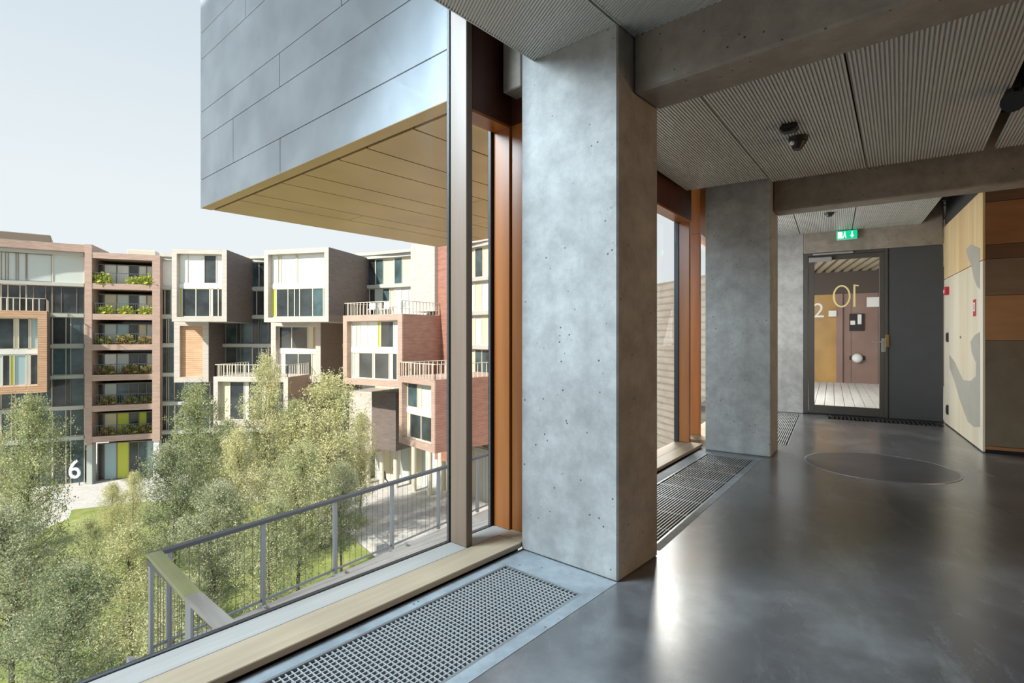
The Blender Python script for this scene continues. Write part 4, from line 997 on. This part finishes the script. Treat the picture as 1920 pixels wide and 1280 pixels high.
# big plant in the middle box, plant on a terrace
# white chairs on the terrace of the right box
def chair_proto():
    r_ = empty('terrace_chair', (0, 0, 0)); c_ = M['white']
    MB().box(WF, -.24, .24, -.24, .24, .42, .47, .01).build('seat', c_, r_)
    MB().box(WF, -.24, .24, .20, .25, .50, .92, .02).build('backrest', c_, r_)
    for a in (-.21, .21):
        for b in (-.21, .21): MB().box(WF, a-.02, a+.02, b-.02, b+.02, 0, .42).build('leg', c_, r_)
    return r_
ch = chair_proto(); labs = ['leftmost', 'second from left', 'third from left', 'fourth from left', 'rightmost']
for i in range(5):
    o = ch if i == 0 else copy_tree(ch); o.location = F3b.pt(w3b*(.32+.15*i), 1.2+.3*(i % 2), zt3+.01); o.rotation_euler = (0, 0, i*1.3); o.scale = (1.15,)*3
    tag(o, 'white chair on the terrace of the right projecting box, '+labs[i], 'chair', 'white chairs on the far terrace')
cof = empty('terrace_table', F3b.pt(w3b*.55, 2.1, zt3), 'white round table behind the chairs on the far terrace', 'table')
tp = F3b.pt(w3b*.55, 2.1, zt3)
MB().tube(tp+Vector((0, 0, .72)), tp+Vector((0, 0, .76)), .45, n=20).build('tabletop', M['white'], cof)
MB().tube(tp+Vector((0, 0, .01)), tp+Vector((0, 0, .72)), .05, n=8).build('leg', M['white'], cof)

# ------------------------------------------------------------------ people on the paving
M['skin'] = plain('skin', (.55, .34, .25), .6); M['hair'] = plain('brown_hair', (.08, .05, .035), .7)
M['coral'] = plain('coral_shirt', (.75, .20, .17), .8); M['lilac'] = plain('pale_lilac_top', (.66, .62, .70), .8); M['navy'] = plain('dark_jeans', (.04, .05, .08), .8); M['charcoal'] = plain('charcoal_jacket', (.07, .07, .08), .8)
def person(px, py, heading, shirt, trousers, label, step=.28, lean=.0):
    p = meas(px, py, GZ); root = empty('person', (p.x, p.y, GZ), label, 'person')
    J = {}; def_ = [('pel', (0, 0, .95), .15), ('bel', (lean*.3, 0, 1.10), .13), ('che', (lean*.7, 0, 1.33), .155), ('nek', (lean, 0, 1.50), .055), ('hd', (lean+.02, 0, 1.60), .085), ('top', (lean+.02, 0, 1.70), .075),
        ('hl', (0, .09, .90), .10), ('kl', (step*.6, .10, .50), .068), ('al', (step, .10, .08), .042), ('tl', (step+.14, .10, .035), .035),
        ('hr', (0, -.09, .90), .10), ('kr', (-step*.2, -.10, .50), .068), ('ar', (-step, -.10, .10), .042), ('tr', (-step+.13, -.10, .035), .035),
        ('sl', (lean, .19, 1.41), .062), ('el', (lean-.10, .25, 1.13), .042), ('wl', (lean+.04, .25, .90), .028), ('fl', (lean+.08, .25, .80), .028),
        ('sr', (lean, -.19, 1.41), .062), ('er', (lean-.02, -.25, 1.13), .042), ('wr', (lean+.16, -.25, .93), .028), ('fr', (lean+.21, -.25, .84), .028)]
    E_ = [('pel', 'bel'), ('bel', 'che'), ('che', 'nek'), ('nek', 'hd'), ('hd', 'top'), ('pel', 'hl'), ('hl', 'kl'), ('kl', 'al'), ('al', 'tl'), ('pel', 'hr'), ('hr', 'kr'), ('kr', 'ar'), ('ar', 'tr'),
          ('che', 'sl'), ('sl', 'el'), ('el', 'wl'), ('wl', 'fl'), ('che', 'sr'), ('sr', 'er'), ('er', 'wr'), ('wr', 'fr')]
    Rm = Matrix.Rotation(heading, 3, 'Z'); idx = {n: i for i, (n, _, _) in enumerate(def_)}
    me = bpy.data.meshes.new('body'); me.from_pydata([Rm @ Vector(c) for _, c, _ in def_], [(idx[a], idx[b]) for a, b in E_], [])
    ob = bpy.data.objects.new('body', me); COL.objects.link(ob)
    sk = ob.modifiers.new('skin', 'SKIN'); ss = ob.modifiers.new('sub', 'SUBSURF'); ss.levels = 1; ss.render_levels = 1
    for i, (n, c, r_) in enumerate(def_): me.skin_vertices[0].data[i].radius = (r_, r_)
    me.skin_vertices[0].data[0].use_root = True
    dg = bpy.context.evaluated_depsgraph_get(); m2 = bpy.data.meshes.new_from_object(ob.evaluated_get(dg)); COL.objects.unlink(ob); bpy.data.objects.remove(ob)
    for mm in (M['skin'], M[shirt], M[trousers]): m2.materials.append(mm)
    for f in m2.polygons:
        f.use_smooth = True; c = f.center; l_ = Rm.transposed() @ c
        f.material_index = 0 if (c.z > 1.47 or (abs(l_.y) > .2 and c.z < 1.0 and l_.x > lean-.02 and c.z > .7)) else (1 if c.z > .98 or abs(l_.y) > .205 and c.z > .7 else 2)
    o = bpy.data.objects.new('body', m2); COL.objects.link(o); o.parent = root
    hb = MB().ball((p.x, p.y, GZ)+Vector((0, 0, 0)) if False else wloc(root)+Rm @ Vector((lean, 0, 1.68)), .10, (1, .95, 1.0)); hb.build('hair', M['hair'], root, True)
person(739, 899, 2.6, 'coral', 'navy', 'walking person in a coral top and dark trousers on the paving')
person(767, 891, .4, 'lilac', 'navy', 'person in a pale lilac top nearer the far right columns')
person(722, 908, 3.6, 'charcoal', 'navy', 'person in dark clothes leaning forward, left of the coral-clad walker', .35, .22)
